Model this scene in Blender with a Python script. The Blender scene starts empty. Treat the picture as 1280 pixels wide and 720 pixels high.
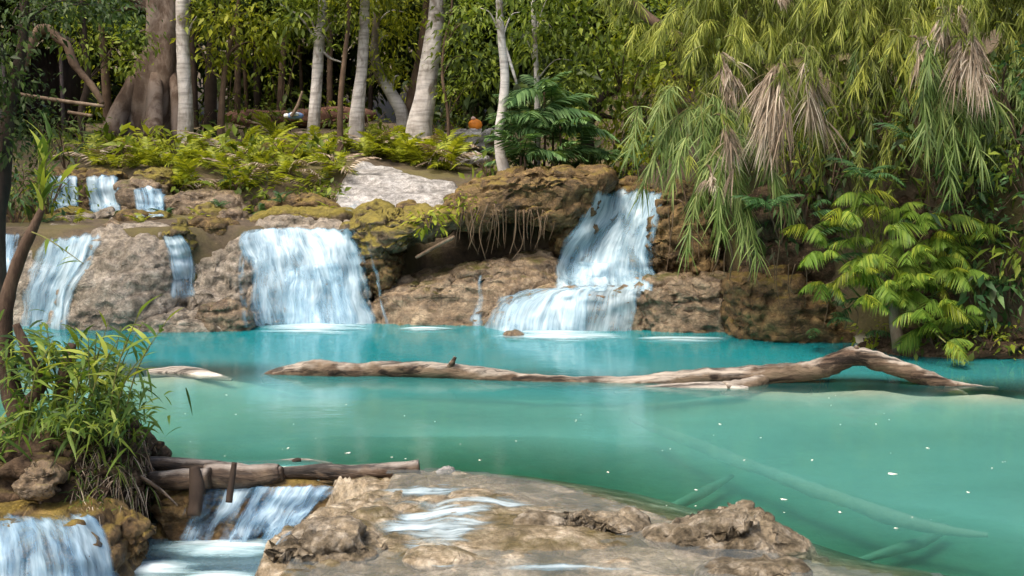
import bpy, math, random
import numpy as np
from mathutils import Vector, Matrix
from mathutils.bvhtree import BVHTree

# ------------------------------------------------------------------ camera, world, sun, exposure
scene = bpy.context.scene
col = scene.collection
FPX = 1372.0                       # focal length in pixels of the 1280 px wide photograph
CAMZ = 2.0
PITCH = math.atan(130.0 / FPX)     # horizon at photo row 230
cam_d = bpy.data.cameras.new("camera")
cam = bpy.data.objects.new("camera", cam_d)
col.objects.link(cam)
cam.location = (0, 0, CAMZ)
cam.rotation_euler = (math.pi / 2 - PITCH, 0, 0)
cam_d.sensor_width = 36.0
cam_d.lens = 36.0 * FPX / 1280.0
cam_d.clip_start = 0.1
cam_d.clip_end = 600
scene.camera = cam

SUN_EL, SUN_AZ = 60.0, 222.0       # azimuth clockwise from +Y: the sun stands behind the camera, to its left
world = bpy.data.worlds.new("World")
scene.world = world
world.use_nodes = True
wn = world.node_tree.nodes
sky = wn.new("ShaderNodeTexSky")
sky.sky_type = 'NISHITA'
sky.sun_disc = False
sky.sun_elevation = math.radians(SUN_EL)
sky.sun_rotation = math.radians(SUN_AZ)
sky.air_density = 1.0
sky.dust_density = 6.0
wn["Background"].inputs["Strength"].default_value = 0.15
world.node_tree.links.new(sky.outputs[0], wn["Background"].inputs["Color"])

sun_d = bpy.data.lights.new("sun", 'SUN')
sun_d.energy = 1.5
sun_d.angle = math.radians(20)
sun_d.color = (1.0, 0.91, 0.78)
sun = bpy.data.objects.new("sun", sun_d)
col.objects.link(sun)
az, el = math.radians(SUN_AZ), math.radians(SUN_EL)
sdir = Vector((math.sin(az) * math.cos(el), math.cos(az) * math.cos(el), math.sin(el)))
sun.rotation_euler = sdir.to_track_quat('Z', 'Y').to_euler()
sun.location = (0, 0, 30)

scene.view_settings.view_transform = 'Standard'
scene.view_settings.look = 'None'
scene.view_settings.exposure = 0.98
scene.view_settings.gamma = 1.0
scene.cycles.max_bounces = 8
scene.cycles.diffuse_bounces = 3
scene.cycles.glossy_bounces = 3
scene.cycles.transmission_bounces = 3
scene.cycles.transparent_max_bounces = 14
scene.cycles.caustics_reflective = False
scene.cycles.caustics_refractive = False
scene.cycles.sample_clamp_indirect = 4.0
try:
    scene.cycles.use_denoising = True
except Exception:
    pass

rng = np.random.default_rng(7)
random.seed(7)

# ------------------------------------------------------------------ pixels to places
CP, SP = math.cos(PITCH), math.sin(PITCH)

def ray(x, y):
    u, v = (x - 640.0) / FPX, (360.0 - y) / FPX
    return np.array((u, CP + v * SP, -SP + v * CP))

def pix(x, y, Y):
    d = ray(x, y)
    return np.array((0, 0, CAMZ)) + d * (Y / d[1])

def gz(x, y, z=0.0):
    d = ray(x, y)
    return np.array((0, 0, CAMZ)) + d * ((z - CAMZ) / d[2])

def mpp(Y):
    return Y / FPX

# ------------------------------------------------------------------ noise
def _hash(ix, iy, iz, seed):
    h = (ix.astype(np.int64) * 374761393 + iy.astype(np.int64) * 668265263 + iz.astype(np.int64) * 2147483647 + seed * 1274126177) & 0xFFFFFFFF
    h = ((h ^ (h >> 13)) * 1274126177) & 0xFFFFFFFF
    h = ((h ^ (h >> 16)) * 2246822519) & 0xFFFFFFFF
    return h ^ (h >> 15)

def perlin(P, seed=0):
    P = np.asarray(P, float)
    i = np.floor(P).astype(np.int64)
    f = P - i
    w = f * f * f * (f * (f * 6 - 15) + 10)
    out = 0
    for dx in (0, 1):
        for dy in (0, 1):
            for dz in (0, 1):
                h = _hash(i[:, 0] + dx, i[:, 1] + dy, i[:, 2] + dz, seed)
                gx = ((h & 1023) / 511.5 - 1)
                gy = (((h >> 10) & 1023) / 511.5 - 1)
                gzz = (((h >> 20) & 1023) / 511.5 - 1)
                d = gx * (f[:, 0] - dx) + gy * (f[:, 1] - dy) + gzz * (f[:, 2] - dz)
                wx = w[:, 0] if dx else 1 - w[:, 0]
                wy = w[:, 1] if dy else 1 - w[:, 1]
                wz = w[:, 2] if dz else 1 - w[:, 2]
                out = out + d * wx * wy * wz
    return out

def fbm(P, octaves=4, seed=0, gain=0.5, lac=2.03, ridged=False):
    P = np.asarray(P, float)
    a, s, tot = 1.0, np.zeros(len(P)), 0
    for o in range(octaves):
        n = perlin(P * lac ** o + 17.3 * o, seed + o)
        if ridged:
            n = 1 - 2.2 * np.abs(n)
        s += a * n
        tot += a
        a *= gain
    return s / tot

def worley(P, seed=0):
    P = np.asarray(P, float)
    i = np.floor(P).astype(np.int64)
    f1 = np.full(len(P), 9.0); f2 = np.full(len(P), 9.0); cid = np.zeros(len(P))
    for dx in (-1, 0, 1):
        for dy in (-1, 0, 1):
            for dz in (-1, 0, 1):
                c = i + (dx, dy, dz)
                h = _hash(c[:, 0], c[:, 1], c[:, 2], seed)
                q = c + np.stack([(h & 1023), (h >> 10) & 1023, (h >> 20) & 1023], -1) / 1023.0
                d = np.linalg.norm(P - q, axis=1)
                near = d < f1
                f2 = np.where(near, f1, np.minimum(f2, d))
                cid = np.where(near, (_hash(c[:, 0], c[:, 1], c[:, 2], seed + 77) & 4095) / 4095.0, cid)
                f1 = np.where(near, d, f1)
    return f1, f2, cid

def sstep(a, b, x):
    t = np.clip((x - a) / (b - a), 0, 1)
    return t * t * (3 - 2 * t)

# ------------------------------------------------------------------ mesh building
SOLID = []      # (V, F) in world space: what water runs over and what plants stand on

def new_mesh(name, V, F, tint=None, uv=None, smooth=True):
    V = np.asarray(V, np.float32)
    me = bpy.data.meshes.new(name)
    if isinstance(F, np.ndarray):
        k = F.shape[1]
        me.vertices.add(len(V))
        me.vertices.foreach_set("co", V.ravel())
        me.loops.add(F.size)
        me.loops.foreach_set("vertex_index", F.ravel().astype(np.int32))
        me.polygons.add(len(F))
        me.polygons.foreach_set("loop_start", np.arange(0, F.size, k, dtype=np.int32))
        me.update(calc_edges=True)
    else:
        me.from_pydata([tuple(map(float, v)) for v in V], [], [tuple(map(int, f)) for f in F])
    if smooth:
        me.polygons.foreach_set("use_smooth", np.ones(len(me.polygons), bool))
    if tint is not None:
        a = me.attributes.new("tint", 'FLOAT', 'POINT')
        a.data.foreach_set("value", np.asarray(tint, np.float32))
    if uv is not None:
        a = me.attributes.new("flow", 'FLOAT_VECTOR', 'POINT')
        a.data.foreach_set("vector", np.asarray(uv, np.float32).ravel())
    me.update()
    return me

def link(name, data, mat=None, parent=None, loc=None):
    o = bpy.data.objects.new(name, data)
    col.objects.link(o)
    if data is not None and mat is not None and not data.materials:
        data.materials.append(mat)
    if parent is not None:
        o.parent = parent
    if loc is not None:
        o.location = loc
    return o

def tag(o, label=None, cat=None, group=None, kind=None):
    if label: o["label"] = label
    if cat: o["category"] = cat
    if group: o["group"] = group
    if kind or cat: o["kind"] = kind or 'thing'
    return o

def world_obj(name, V, F, mat, parent=None, tint=None, uv=None, smooth=True, origin=None):
    """mesh given in world space; its origin goes to the base of the thing (or to its parent's)"""
    V = np.asarray(V, float)
    if parent is not None:
        off = np.array(parent["_o"])
        me = new_mesh(name, V - off, F, tint, uv, smooth)
        return link(name, me, mat, parent)
    if origin is None:
        lo, hi = V.min(0), V.max(0)
        origin = np.array(((lo[0] + hi[0]) / 2, (lo[1] + hi[1]) / 2, lo[2]))
    me = new_mesh(name, V - origin, F, tint, uv, smooth)
    o = link(name, me, mat, None, tuple(origin))
    o["_o"] = [float(c) for c in origin]
    return o

def thing(name, loc, label, cat, group=None):
    o = link(name, None, None, None, tuple(map(float, loc)))
    o["_o"] = [float(c) for c in loc]
    o.empty_display_size = 0.1
    return tag(o, label, cat, group)

_ico = {}
def ico(sub):
    if sub not in _ico:
        import bmesh
        bm = bmesh.new()
        bmesh.ops.create_icosphere(bm, subdivisions=sub, radius=1)
        V = np.array([v.co[:] for v in bm.verts])
        F = np.array([[v.index for v in f.verts] for f in bm.faces], np.int32)
        bm.free()
        _ico[sub] = (V, F)
    return _ico[sub]

def vnormals(V, F):
    N = np.zeros_like(V)
    a, b, c = V[F[:, 0]], V[F[:, 1]], V[F[:, 2]]
    n = np.cross(b - a, c - a)
    for k in range(3):
        np.add.at(N, F[:, k], n)
    return N / (np.linalg.norm(N, axis=1, keepdims=True) + 1e-9)

def rock_detail(V, F, size, lump, seed, strata, rough, drip=0.0):
    N = vnormals(V, F)
    fr = 1.0 / size
    V = V + N * (lump * size * 1.6 * fbm(V * fr * 1.7 + seed * 3.1, 3, seed))[:, None]
    if strata:
        q = V[:, 2] * 7.5 + 1.3 * fbm(V * 1.6, 3, seed + 50) + V[:, 0] * 0.25
        st = 1.5 * (np.sqrt(np.clip(np.sin(math.pi * (q % 1.0)), 0, 1)) - 0.75)      # rounded layers with sharp grooves between
        wv = 0.5 + 0.8 * np.clip(fbm(V * 1.1, 2, seed + 60) + 0.35, 0, 1)
        H = N * np.array((1, 1, 0.25))
        V = V + H * (strata * st * wv)[:, None]
    if drip:
        V = V + (N * np.array((1, 1, 0.1))) * (drip * (fbm(V * (5.5, 5.5, 0.9), 3, seed + 70, ridged=True) - 0.3))[:, None]
    N = vnormals(V, F)
    r = fbm(V * 3.2 * (1, 1, 1.5), 5, seed + 9, ridged=True, gain=0.55)
    V = V + N * (1.7 * rough * (r - 0.3))[:, None]
    N = vnormals(V, F)
    wp = V + 0.12 * np.stack([fbm(V * 2.5 + k * 9, 2, seed + 40 + k) for k in range(3)], -1)
    f1, f2, cid = worley(wp * (2.2, 2.2, 4.2), seed)
    V = V + N * (rough * (1.5 * (cid - 0.5) + 1.3 * (sstep(0.0, 0.22, f2 - f1) - 1)))[:, None]
    N = vnormals(V, F)
    blk = np.floor(3.2 * (fbm(V * 2.1 + 5.0, 2, seed + 29) + 0.5)) / 3.2      # broken facets
    V = V + N * (1.6 * rough * (blk - 0.5))[:, None]
    r2 = fbm(V * 13.0, 3, seed + 19, gain=0.6, ridged=True)
    V = V + N * (rough * 0.5 * (r2 - 0.3))[:, None]
    return V

def traced_rock(name, poly, Y, T, mat, label, cat="rock", sub=5, lump=0.10, seed=1, box=0.62, lean=0.0,
                strata=0.03, rough=0.035, group=None, solid=True, centre=None, parent=None, drip=0.0):
    """a solid rock whose outline against the depth plane Y is the polygon; T is half its thickness"""
    W = np.array([pix(x, y, Y) for x, y in poly])[:, [0, 2]]
    if centre is None:
        x, z = W[:, 0], W[:, 1]
        x2, z2 = np.roll(x, -1), np.roll(z, -1)
        cr = x * z2 - x2 * z
        A = cr.sum() / 2
        C = np.array((((x + x2) * cr).sum() / (6 * A), ((z + z2) * cr).sum() / (6 * A)))
    else:
        C = pix(centre[0], centre[1], Y)[[0, 2]]
    th = np.linspace(-math.pi, math.pi, 361)
    D = np.stack([np.cos(th), np.sin(th)], 1)
    R = np.zeros(len(th))
    for i in range(len(W)):
        p, q = W[i] - C, W[(i + 1) % len(W)] - C
        e = q - p
        den = D[:, 0] * e[1] - D[:, 1] * e[0]
        den = np.where(np.abs(den) < 1e-9, 1e-9, den)
        t = (p[0] * e[1] - p[1] * e[0]) / den
        s = (p[0] * D[:, 1] - p[1] * D[:, 0]) / den
        ok = (s >= -1e-6) & (s <= 1 + 1e-6) & (t > 0)
        R = np.where(ok, np.maximum(R, t), R)
    k = np.ones(9) / 9
    Rp = np.concatenate([R[-13:-1], R, R[1:13]])
    R = np.convolve(Rp, k, 'same')[12:-12]
    S, F = ico(sub)
    r = np.sqrt(S[:, 0] ** 2 + S[:, 2] ** 2)
    ang = np.arctan2(S[:, 2], S[:, 0])
    Rv = np.interp(ang, th, R) * r ** box
    V = np.empty_like(S)
    V[:, 0] = C[0] + Rv * np.cos(ang)
    V[:, 2] = C[1] + Rv * np.sin(ang)
    V[:, 1] = Y + T * np.sign(S[:, 1]) * np.abs(S[:, 1]) ** box + lean * (V[:, 2] - C[1])
    size = math.sqrt((W[:, 0].max() - W[:, 0].min()) * (W[:, 1].max() - W[:, 1].min()))
    V = rock_detail(V, F, size, lump, seed, strata, rough, drip)
    if solid:
        SOLID.append((V, F))
    o = world_obj(name, V, F, mat, parent)
    if parent is None:
        tag(o, label, cat, group)
    return o

def catmull(P, n):
    P = np.asarray(P, float)
    Q = np.vstack([2 * P[0] - P[1], P, 2 * P[-1] - P[-2]])
    out = []
    for i in range(1, len(Q) - 2):
        t = np.linspace(0, 1, n, endpoint=False)[:, None]
        a, b, c, d = Q[i - 1], Q[i], Q[i + 1], Q[i + 2]
        out.append(0.5 * (2 * b + (c - a) * t + (2 * a - 5 * b + 4 * c - d) * t ** 2 + (3 * b - a - 3 * c + d) * t ** 3))
    out.append(P[-1:])
    return np.vstack(out)

def tube(P, R, ns=10, n=6, knob=0.0, seed=0, flat=1.0, ridge=0, bark=0.0):
    """a closed tapered tube through points P (m) with radii R"""
    PR = catmull(np.column_stack([np.asarray(P, float), np.asarray(R, float)]), n)
    C, R = PR[:, :3], np.maximum(PR[:, 3], 0.0015)
    T = np.gradient(C, axis=0)
    T /= np.linalg.norm(T, axis=1, keepdims=True) + 1e-9
    up = np.array((0.13, -0.2, 1.0)) if abs(T[:, 2]).mean() < 0.75 else np.array((0.1, 1.0, 0.05))
    A = np.cross(T, up); A /= np.linalg.norm(A, axis=1, keepdims=True) + 1e-9
    B = np.cross(A, T)
    th = np.linspace(0, 2 * math.pi, ns, endpoint=False)
    V = (C[:, None] + (R[:, None] * np.cos(th))[..., None] * A[:, None] + (R[:, None] * np.sin(th) * flat)[..., None] * B[:, None])
    m = len(C)
    V = V.reshape(-1, 3)
    if knob:
        rr = np.repeat(R, ns)
        dirn = V - np.repeat(C, ns, 0)
        f = 1 + knob * (fbm(V * (0.55 / max(R.mean(), 0.01)) * (1, 1, 1) * 0.8, 3, seed) * 1.7)
        if bark:
            f = f + bark * (fbm(V * (3.0, 16.0, 16.0), 4, seed + 8, ridged=True) - 0.35) + 0.8 * bark * fbm(V * 9.0, 3, seed + 12)
        if ridge:
            f = f + ridge * np.sin(np.tile(th, m) * 5 + 3 * fbm(V * 0.8, 2, seed + 3))
        V = np.repeat(C, ns, 0) + dirn * f[:, None]
    F = []
    i = np.arange(m - 1)[:, None] * ns
    j = np.arange(ns)[None, :]
    j2 = (j + 1) % ns
    Q = np.stack([i + j, i + j2, i + ns + j2, i + ns + j], -1).reshape(-1, 4)
    F = np.vstack([Q[:, [0, 1, 2]], Q[:, [0, 2, 3]]])
    V = np.vstack([V, C[:1], C[-1:]])
    a, b = m * ns, m * ns + 1
    jj = np.arange(ns)
    F = np.vstack([F, np.stack([np.full(ns, a), (jj + 1) % ns, jj], 1),
                   np.stack([np.full(ns, b), (m - 1) * ns + jj, (m - 1) * ns + (jj + 1) % ns], 1)])
    return V, F.astype(np.int32)

def join(parts):
    Vs, Fs, o = [], [], 0
    for V, F in parts:
        Vs.append(V); Fs.append(F + o); o += len(V)
    return np.vstack(Vs), np.vstack(Fs).astype(np.int32)

def unit(A):
    return A / (np.linalg.norm(A, axis=-1, keepdims=True) + 1e-9)

def leaves(P, D, L, W, tint, fold=0.18, roll=None, droop=0.25):
    """flat-ish pointed leaves: base P, direction D; six vertices and four triangles each"""
    n = len(P)
    D = unit(np.asarray(D, float))
    rnd = rng.normal(size=(n, 3)) * 0.55 + np.array((0, -0.15, 1.0))
    S = unit(np.cross(D, rnd))
    N = np.cross(S, D)
    L = np.broadcast_to(L, n)[:, None]; W = np.broadcast_to(W, n)[:, None]
    dn = np.array((0, 0, -1.0))
    mid = P + D * L * 0.42 + dn * droop * L * 0.18
    tip = P + D * L + dn * droop * L
    V = np.stack([P, mid - S * W * 0.5 + N * W * fold, mid, mid + S * W * 0.5 + N * W * fold, tip], 1)
    base = np.arange(n)[:, None] * 5
    F = np.stack([base + np.array(t) for t in ((0, 2, 1), (0, 3, 2), (1, 2, 4), (2, 3, 4))], 1).reshape(-1, 3)
    return V.reshape(-1, 3), F.astype(np.int32), np.repeat(tint, 5)

def blades(P, D, L, W, tint, droop=0.5, seg=4, side=None, belly=0.35):
    """long narrow leaves that arch over; droop is how far the tip falls, in lengths"""
    n = len(P)
    D = unit(np.asarray(D, float))
    if side is None:
        side = rng.normal(size=(n, 3)) * 0.5 + np.array((0, -0.3, 1.0))
    S = unit(np.cross(D, side))
    L = np.broadcast_to(L, n).astype(float); W = np.broadcast_to(W, n).astype(float)
    droop = np.broadcast_to(droop, n).astype(float)
    rows = []
    for k in range(seg + 1):
        t = k / seg
        w = (0.35 + 0.65 * min(1, t / belly)) * (1 - max(0, t - belly) / (1 - belly)) ** 0.8 if t < 1 else 0.0
        c = P + D * (L * t)[:, None] + np.array((0, 0, -1.0)) * (droop * L * t * t)[:, None]
        if k < seg:
            rows += [c - S * (W * w * 0.5)[:, None], c + S * (W * w * 0.5)[:, None]]
        else:
            rows.append(c)
    V = np.stack(rows, 1)
    m = V.shape[1]
    tris = []
    for k in range(seg - 1):
        a = 2 * k
        tris += [(a, a + 1, a + 3), (a, a + 3, a + 2)]
    a = 2 * (seg - 1)
    tris.append((a, a + 1, a + 2))
    base = np.arange(n)[:, None] * m
    F = np.stack([base + np.array(t) for t in tris], 1).reshape(-1, 3)
    return V.reshape(-1, 3), F.astype(np.int32), np.repeat(tint, m)

def joint(parts):
    V, F = join([(p[0], p[1]) for p in parts])
    return V, F, np.concatenate([p[2] for p in parts])

# ------------------------------------------------------------------ materials
def mat_new(name):
    m = bpy.data.materials.new(name)
    m.use_nodes = True
    nt = m.node_tree
    nt.nodes.clear()
    out = nt.nodes.new("ShaderNodeOutputMaterial")
    return m, nt, out

def N(nt, t, **kw):
    n = nt.nodes.new(t)
    for k, v in kw.items():
        if k in n.inputs:
            n.inputs[k].default_value = v
        else:
            setattr(n, k, v)
    return n

def L(nt, a, b):
    nt.links.new(a, b)

def ramp(nt, fac, stops, interp='LINEAR'):
    r = nt.nodes.new("ShaderNodeValToRGB")
    r.color_ramp.interpolation = interp
    e = r.color_ramp.elements
    while len(e) < len(stops):
        e.new(0.5)
    for i, (p, c) in enumerate(stops):
        e[i].position = p
        e[i].color = (c[0], c[1], c[2], 1) if len(c) == 3 else c
    L(nt, fac, r.inputs[0])
    return r.outputs[0]

def grey(v):
    return (v, v, v)

def mixc(nt, fac, a, b, mode='MIX'):
    m = nt.nodes.new("ShaderNodeMix")
    m.data_type = 'RGBA'
    m.blend_type = mode
    for s, val in ((0, fac), (6, a), (7, b)):
        if hasattr(val, "is_output") or isinstance(val, bpy.types.NodeSocket):
            L(nt, val, m.inputs[s])
        elif s == 0:
            m.inputs[0].default_value = val
        else:
            m.inputs[s].default_value = (*val, 1)
    return m.outputs[2]

def math_(nt, op, a, b=None, clamp=False):
    m = nt.nodes.new("ShaderNodeMath")
    m.operation = op
    m.use_clamp = clamp
    for i, v in ((0, a), (1, b)):
        if v is None: continue
        if isinstance(v, bpy.types.NodeSocket): L(nt, v, m.inputs[i])
        else: m.inputs[i].default_value = v
    return m.outputs[0]

def noise(nt, vec, scale, detail=6, rough=0.6, dist=0.0):
    n = N(nt, "ShaderNodeTexNoise", Scale=scale, Detail=detail, Roughness=rough, Distortion=dist)
    L(nt, vec, n.inputs["Vector"])
    return n.outputs["Fac"]

def mapping(nt, vec, scale=(1, 1, 1)):
    m = nt.nodes.new("ShaderNodeMapping")
    m.inputs["Scale"].default_value = scale
    L(nt, vec, m.inputs["Vector"])
    return m.outputs[0]

def rock_mat(name, c_dark, c_mid, c_light, moss=(0.10, 0.09, 0.02), moss_amt=0.0, spec=0.35, rough=0.75, streak=0.4, bump=0.5, moss_lo=0.2, layer=0.5, dk=0.0):
    m, nt, out = mat_new(name)
    tc = N(nt, "ShaderNodeTexCoord").outputs["Object"]
    n1 = noise(nt, tc, 1.9, 8, 0.65, 0.4)
    n2 = noise(nt, tc, 9.0, 8, 0.7)
    n3 = noise(nt, mapping(nt, tc, (9, 9, 1.1)), 1.0, 5, 0.6)
    n4 = noise(nt, mapping(nt, tc, (1.3, 1.3, 16)), 1.0, 5, 0.6, 0.5)
    c = ramp(nt, n1, [(0.36 + dk, c_dark), (0.5 + dk, c_mid), (0.63 + dk * 0.6, c_light)])
    c2 = ramp(nt, n2, [(0.36, tuple(v * 0.40 for v in c_dark)), (0.5, c_mid), (0.66, tuple(min(1, v * 1.3) for v in c_light))])
    c = mixc(nt, 0.5, c, c2)
    n5 = noise(nt, tc, 34.0, 5, 0.7)
    c = mixc(nt, 0.55, c, ramp(nt, n5, [(0.36, grey(0.38)), (0.50, grey(1.0)), (0.66, grey(1.25))]), 'MULTIPLY')
    nv = N(nt, "ShaderNodeTexNoise", Scale=2.2, Detail=4.0)
    L(nt, tc, nv.inputs["Vector"])
    vv = N(nt, "ShaderNodeTexVoronoi", Scale=2.4, feature='DISTANCE_TO_EDGE')
    L(nt, mixc(nt, 0.35, mapping(nt, tc, (1, 1, 1.7)), nv.outputs["Color"]), vv.inputs["Vector"])
    seam = ramp(nt, vv.outputs["Distance"], [(0.0, grey(0.25)), (0.03, grey(1.0))])
    c = mixc(nt, 0.35, c, seam, 'MULTIPLY')
    s = ramp(nt, n3, [(0.38, grey(0.35)), (0.6, grey(1.0))])
    c = mixc(nt, streak, c, s, 'MULTIPLY')
    s4 = ramp(nt, n4, [(0.36, grey(0.42)), (0.5, grey(1.0)), (0.7, grey(1.1))])
    c = mixc(nt, layer, c, s4, 'MULTIPLY')
    if moss_amt > 0:
        g = N(nt, "ShaderNodeNewGeometry")
        sx = N(nt, "ShaderNodeSeparateXYZ")
        L(nt, g.outputs["Normal"], sx.inputs[0])
        nm = noise(nt, tc, 2.6, 7, 0.65)
        f = math_(nt, 'ADD', math_(nt, 'MULTIPLY', sx.outputs[2], 0.55), math_(nt, 'MULTIPLY', nm, 1.3))
        f = math_(nt, 'ADD', f, moss_amt - 1.0)
        f = ramp(nt, f, [(moss_lo, grey(0)), (moss_lo + 0.25, grey(1))])
        mc = ramp(nt, n2, [(0.3, tuple(v * 0.45 for v in moss)), (0.7, tuple(v * 1.5 for v in moss))])
        c = mixc(nt, f, c, mc)
    b = N(nt, "ShaderNodeBsdfPrincipled")
    b.inputs["Roughness"].default_value = rough
    b.inputs["Specular IOR Level"].default_value = spec
    L(nt, c, b.inputs["Base Color"])
    rr = ramp(nt, n1, [(0.35, grey(rough * 0.55)), (0.65, grey(rough))])
    L(nt, rr, b.inputs["Roughness"])
    v = N(nt, "ShaderNodeTexVoronoi", Scale=5.0, feature='DISTANCE_TO_EDGE')
    L(nt, mixc(nt, 0.25, tc, N(nt, "ShaderNodeTexNoise", Scale=3.0).outputs["Color"]), v.inputs["Vector"])
    crack = ramp(nt, v.outputs["Distance"], [(0.0, grey(0)), (0.05, grey(1))])
    hgt = math_(nt, 'ADD', noise(nt, tc, 22, 10, 0.7), math_(nt, 'MULTIPLY', crack, 0.22))
    hgt = math_(nt, 'ADD', hgt, math_(nt, 'MULTIPLY', n4, layer))
    bp = N(nt, "ShaderNodeBump", Strength=min(1, bump * 1.5), Distance=0.05)
    L(nt, hgt, bp.inputs["Height"])
    L(nt, bp.outputs[0], b.inputs["Normal"])
    L(nt, b.outputs[0], out.inputs[0])
    return m

def leaf_mat(name, stops, trans=0.35, rough=0.5, spec=0.25):
    m, nt, out = mat_new(name)
    a = N(nt, "ShaderNodeAttribute", attribute_name="tint")
    c = ramp(nt, a.outputs["Fac"], stops)
    b = N(nt, "ShaderNodeBsdfPrincipled", Roughness=rough)
    b.inputs["Specular IOR Level"].default_value = spec
    L(nt, c, b.inputs["Base Color"])
    t = N(nt, "ShaderNodeBsdfTranslucent")
    tcol = mixc(nt, 1.0, c, (1.25, 1.2, 0.55), 'MULTIPLY')
    L(nt, tcol, t.inputs["Color"])
    mx = N(nt, "ShaderNodeMixShader", Fac=trans)
    L(nt, b.outputs[0], mx.inputs[1]); L(nt, t.outputs[0], mx.inputs[2])
    L(nt, mx.outputs[0], out.inputs[0])
    return m

def bark_mat(name, c_dark, c_mid, c_light, scale=6.0, stretch=0.25, bands=0.0, bump=0.6, top=None, rough=0.85, lie=False, patch=None):
    m, nt, out = mat_new(name)
    tc = N(nt, "ShaderNodeTexCoord").outputs["Object"]
    st = (0.22, 1, 1) if lie else (1, 1, stretch)
    n1 = noise(nt, mapping(nt, tc, st), scale, 9, 0.68, 0.3)
    n2 = noise(nt, tc, 2.3, 6, 0.6)
    c = ramp(nt, n1, [(0.32, c_dark), (0.5, c_mid), (0.68, c_light)])
    c = mixc(nt, 0.45, c, ramp(nt, n2, [(0.35, c_dark), (0.52, c_mid), (0.66, c_light)]))
    if bands:
        nb = noise(nt, mapping(nt, tc, (1.5, 1.5, 14)), 1.0, 4, 0.6)
        c = mixc(nt, bands, c, ramp(nt, nb, [(0.40, grey(0.45)), (0.52, grey(1.0))]), 'MULTIPLY')
    if lie:                   # grain and splits along the wood
        ng = noise(nt, mapping(nt, tc, (0.30, 5, 5)), 2.4, 8, 0.72, 0.9)
        c = mixc(nt, 0.9, c, ramp(nt, ng, [(0.42, grey(0.12)), (0.50, grey(0.9)), (0.60, grey(1.5))]), 'MULTIPLY')
    if patch is not None:     # peeled places
        npx = noise(nt, mapping(nt, tc, (0.5, 1, 1) if lie else (1, 1, 0.6)), 3.2 if lie else 1.4, 7, 0.62, 0.6)
        c = mixc(nt, ramp(nt, npx, [(0.50, grey(0)), (0.58, grey(1))]), c, mixc(nt, n1, tuple(v * 0.55 for v in patch), patch))
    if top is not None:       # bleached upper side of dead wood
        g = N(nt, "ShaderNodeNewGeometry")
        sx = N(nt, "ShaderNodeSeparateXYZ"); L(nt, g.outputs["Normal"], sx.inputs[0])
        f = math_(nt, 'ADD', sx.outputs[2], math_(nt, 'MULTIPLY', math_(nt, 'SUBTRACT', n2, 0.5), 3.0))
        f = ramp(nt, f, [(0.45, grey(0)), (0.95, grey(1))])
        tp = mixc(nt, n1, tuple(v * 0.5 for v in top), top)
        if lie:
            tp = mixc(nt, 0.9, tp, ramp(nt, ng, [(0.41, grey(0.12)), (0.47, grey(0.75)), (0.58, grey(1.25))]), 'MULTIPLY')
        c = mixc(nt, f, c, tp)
    b = N(nt, "ShaderNodeBsdfPrincipled", Roughness=rough)
    b.inputs["Specular IOR Level"].default_value = 0.25
    L(nt, c, b.inputs["Base Color"])
    bp = N(nt, "ShaderNodeBump", Strength=bump, Distance=0.02)
    L(nt, noise(nt, mapping(nt, tc, st), scale * 3, 8, 0.65), bp.inputs["Height"])
    L(nt, bp.outputs[0], b.inputs["Normal"])
    L(nt, b.outputs[0], out.inputs[0])
    return m

def plain_mat(name, c, rough=0.8, var=0.3, scale=8):
    m, nt, out = mat_new(name)
    tc = N(nt, "ShaderNodeTexCoord").outputs["Object"]
    n = noise(nt, tc, scale, 6, 0.6)
    cc = ramp(nt, n, [(0.3, tuple(v * (1 - var) for v in c)), (0.7, tuple(min(1, v * (1 + var)) for v in c))])
    b = N(nt, "ShaderNodeBsdfPrincipled", Roughness=rough)
    L(nt, cc, b.inputs["Base Color"])
    L(nt, b.outputs[0], out.inputs[0])
    return m

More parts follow.
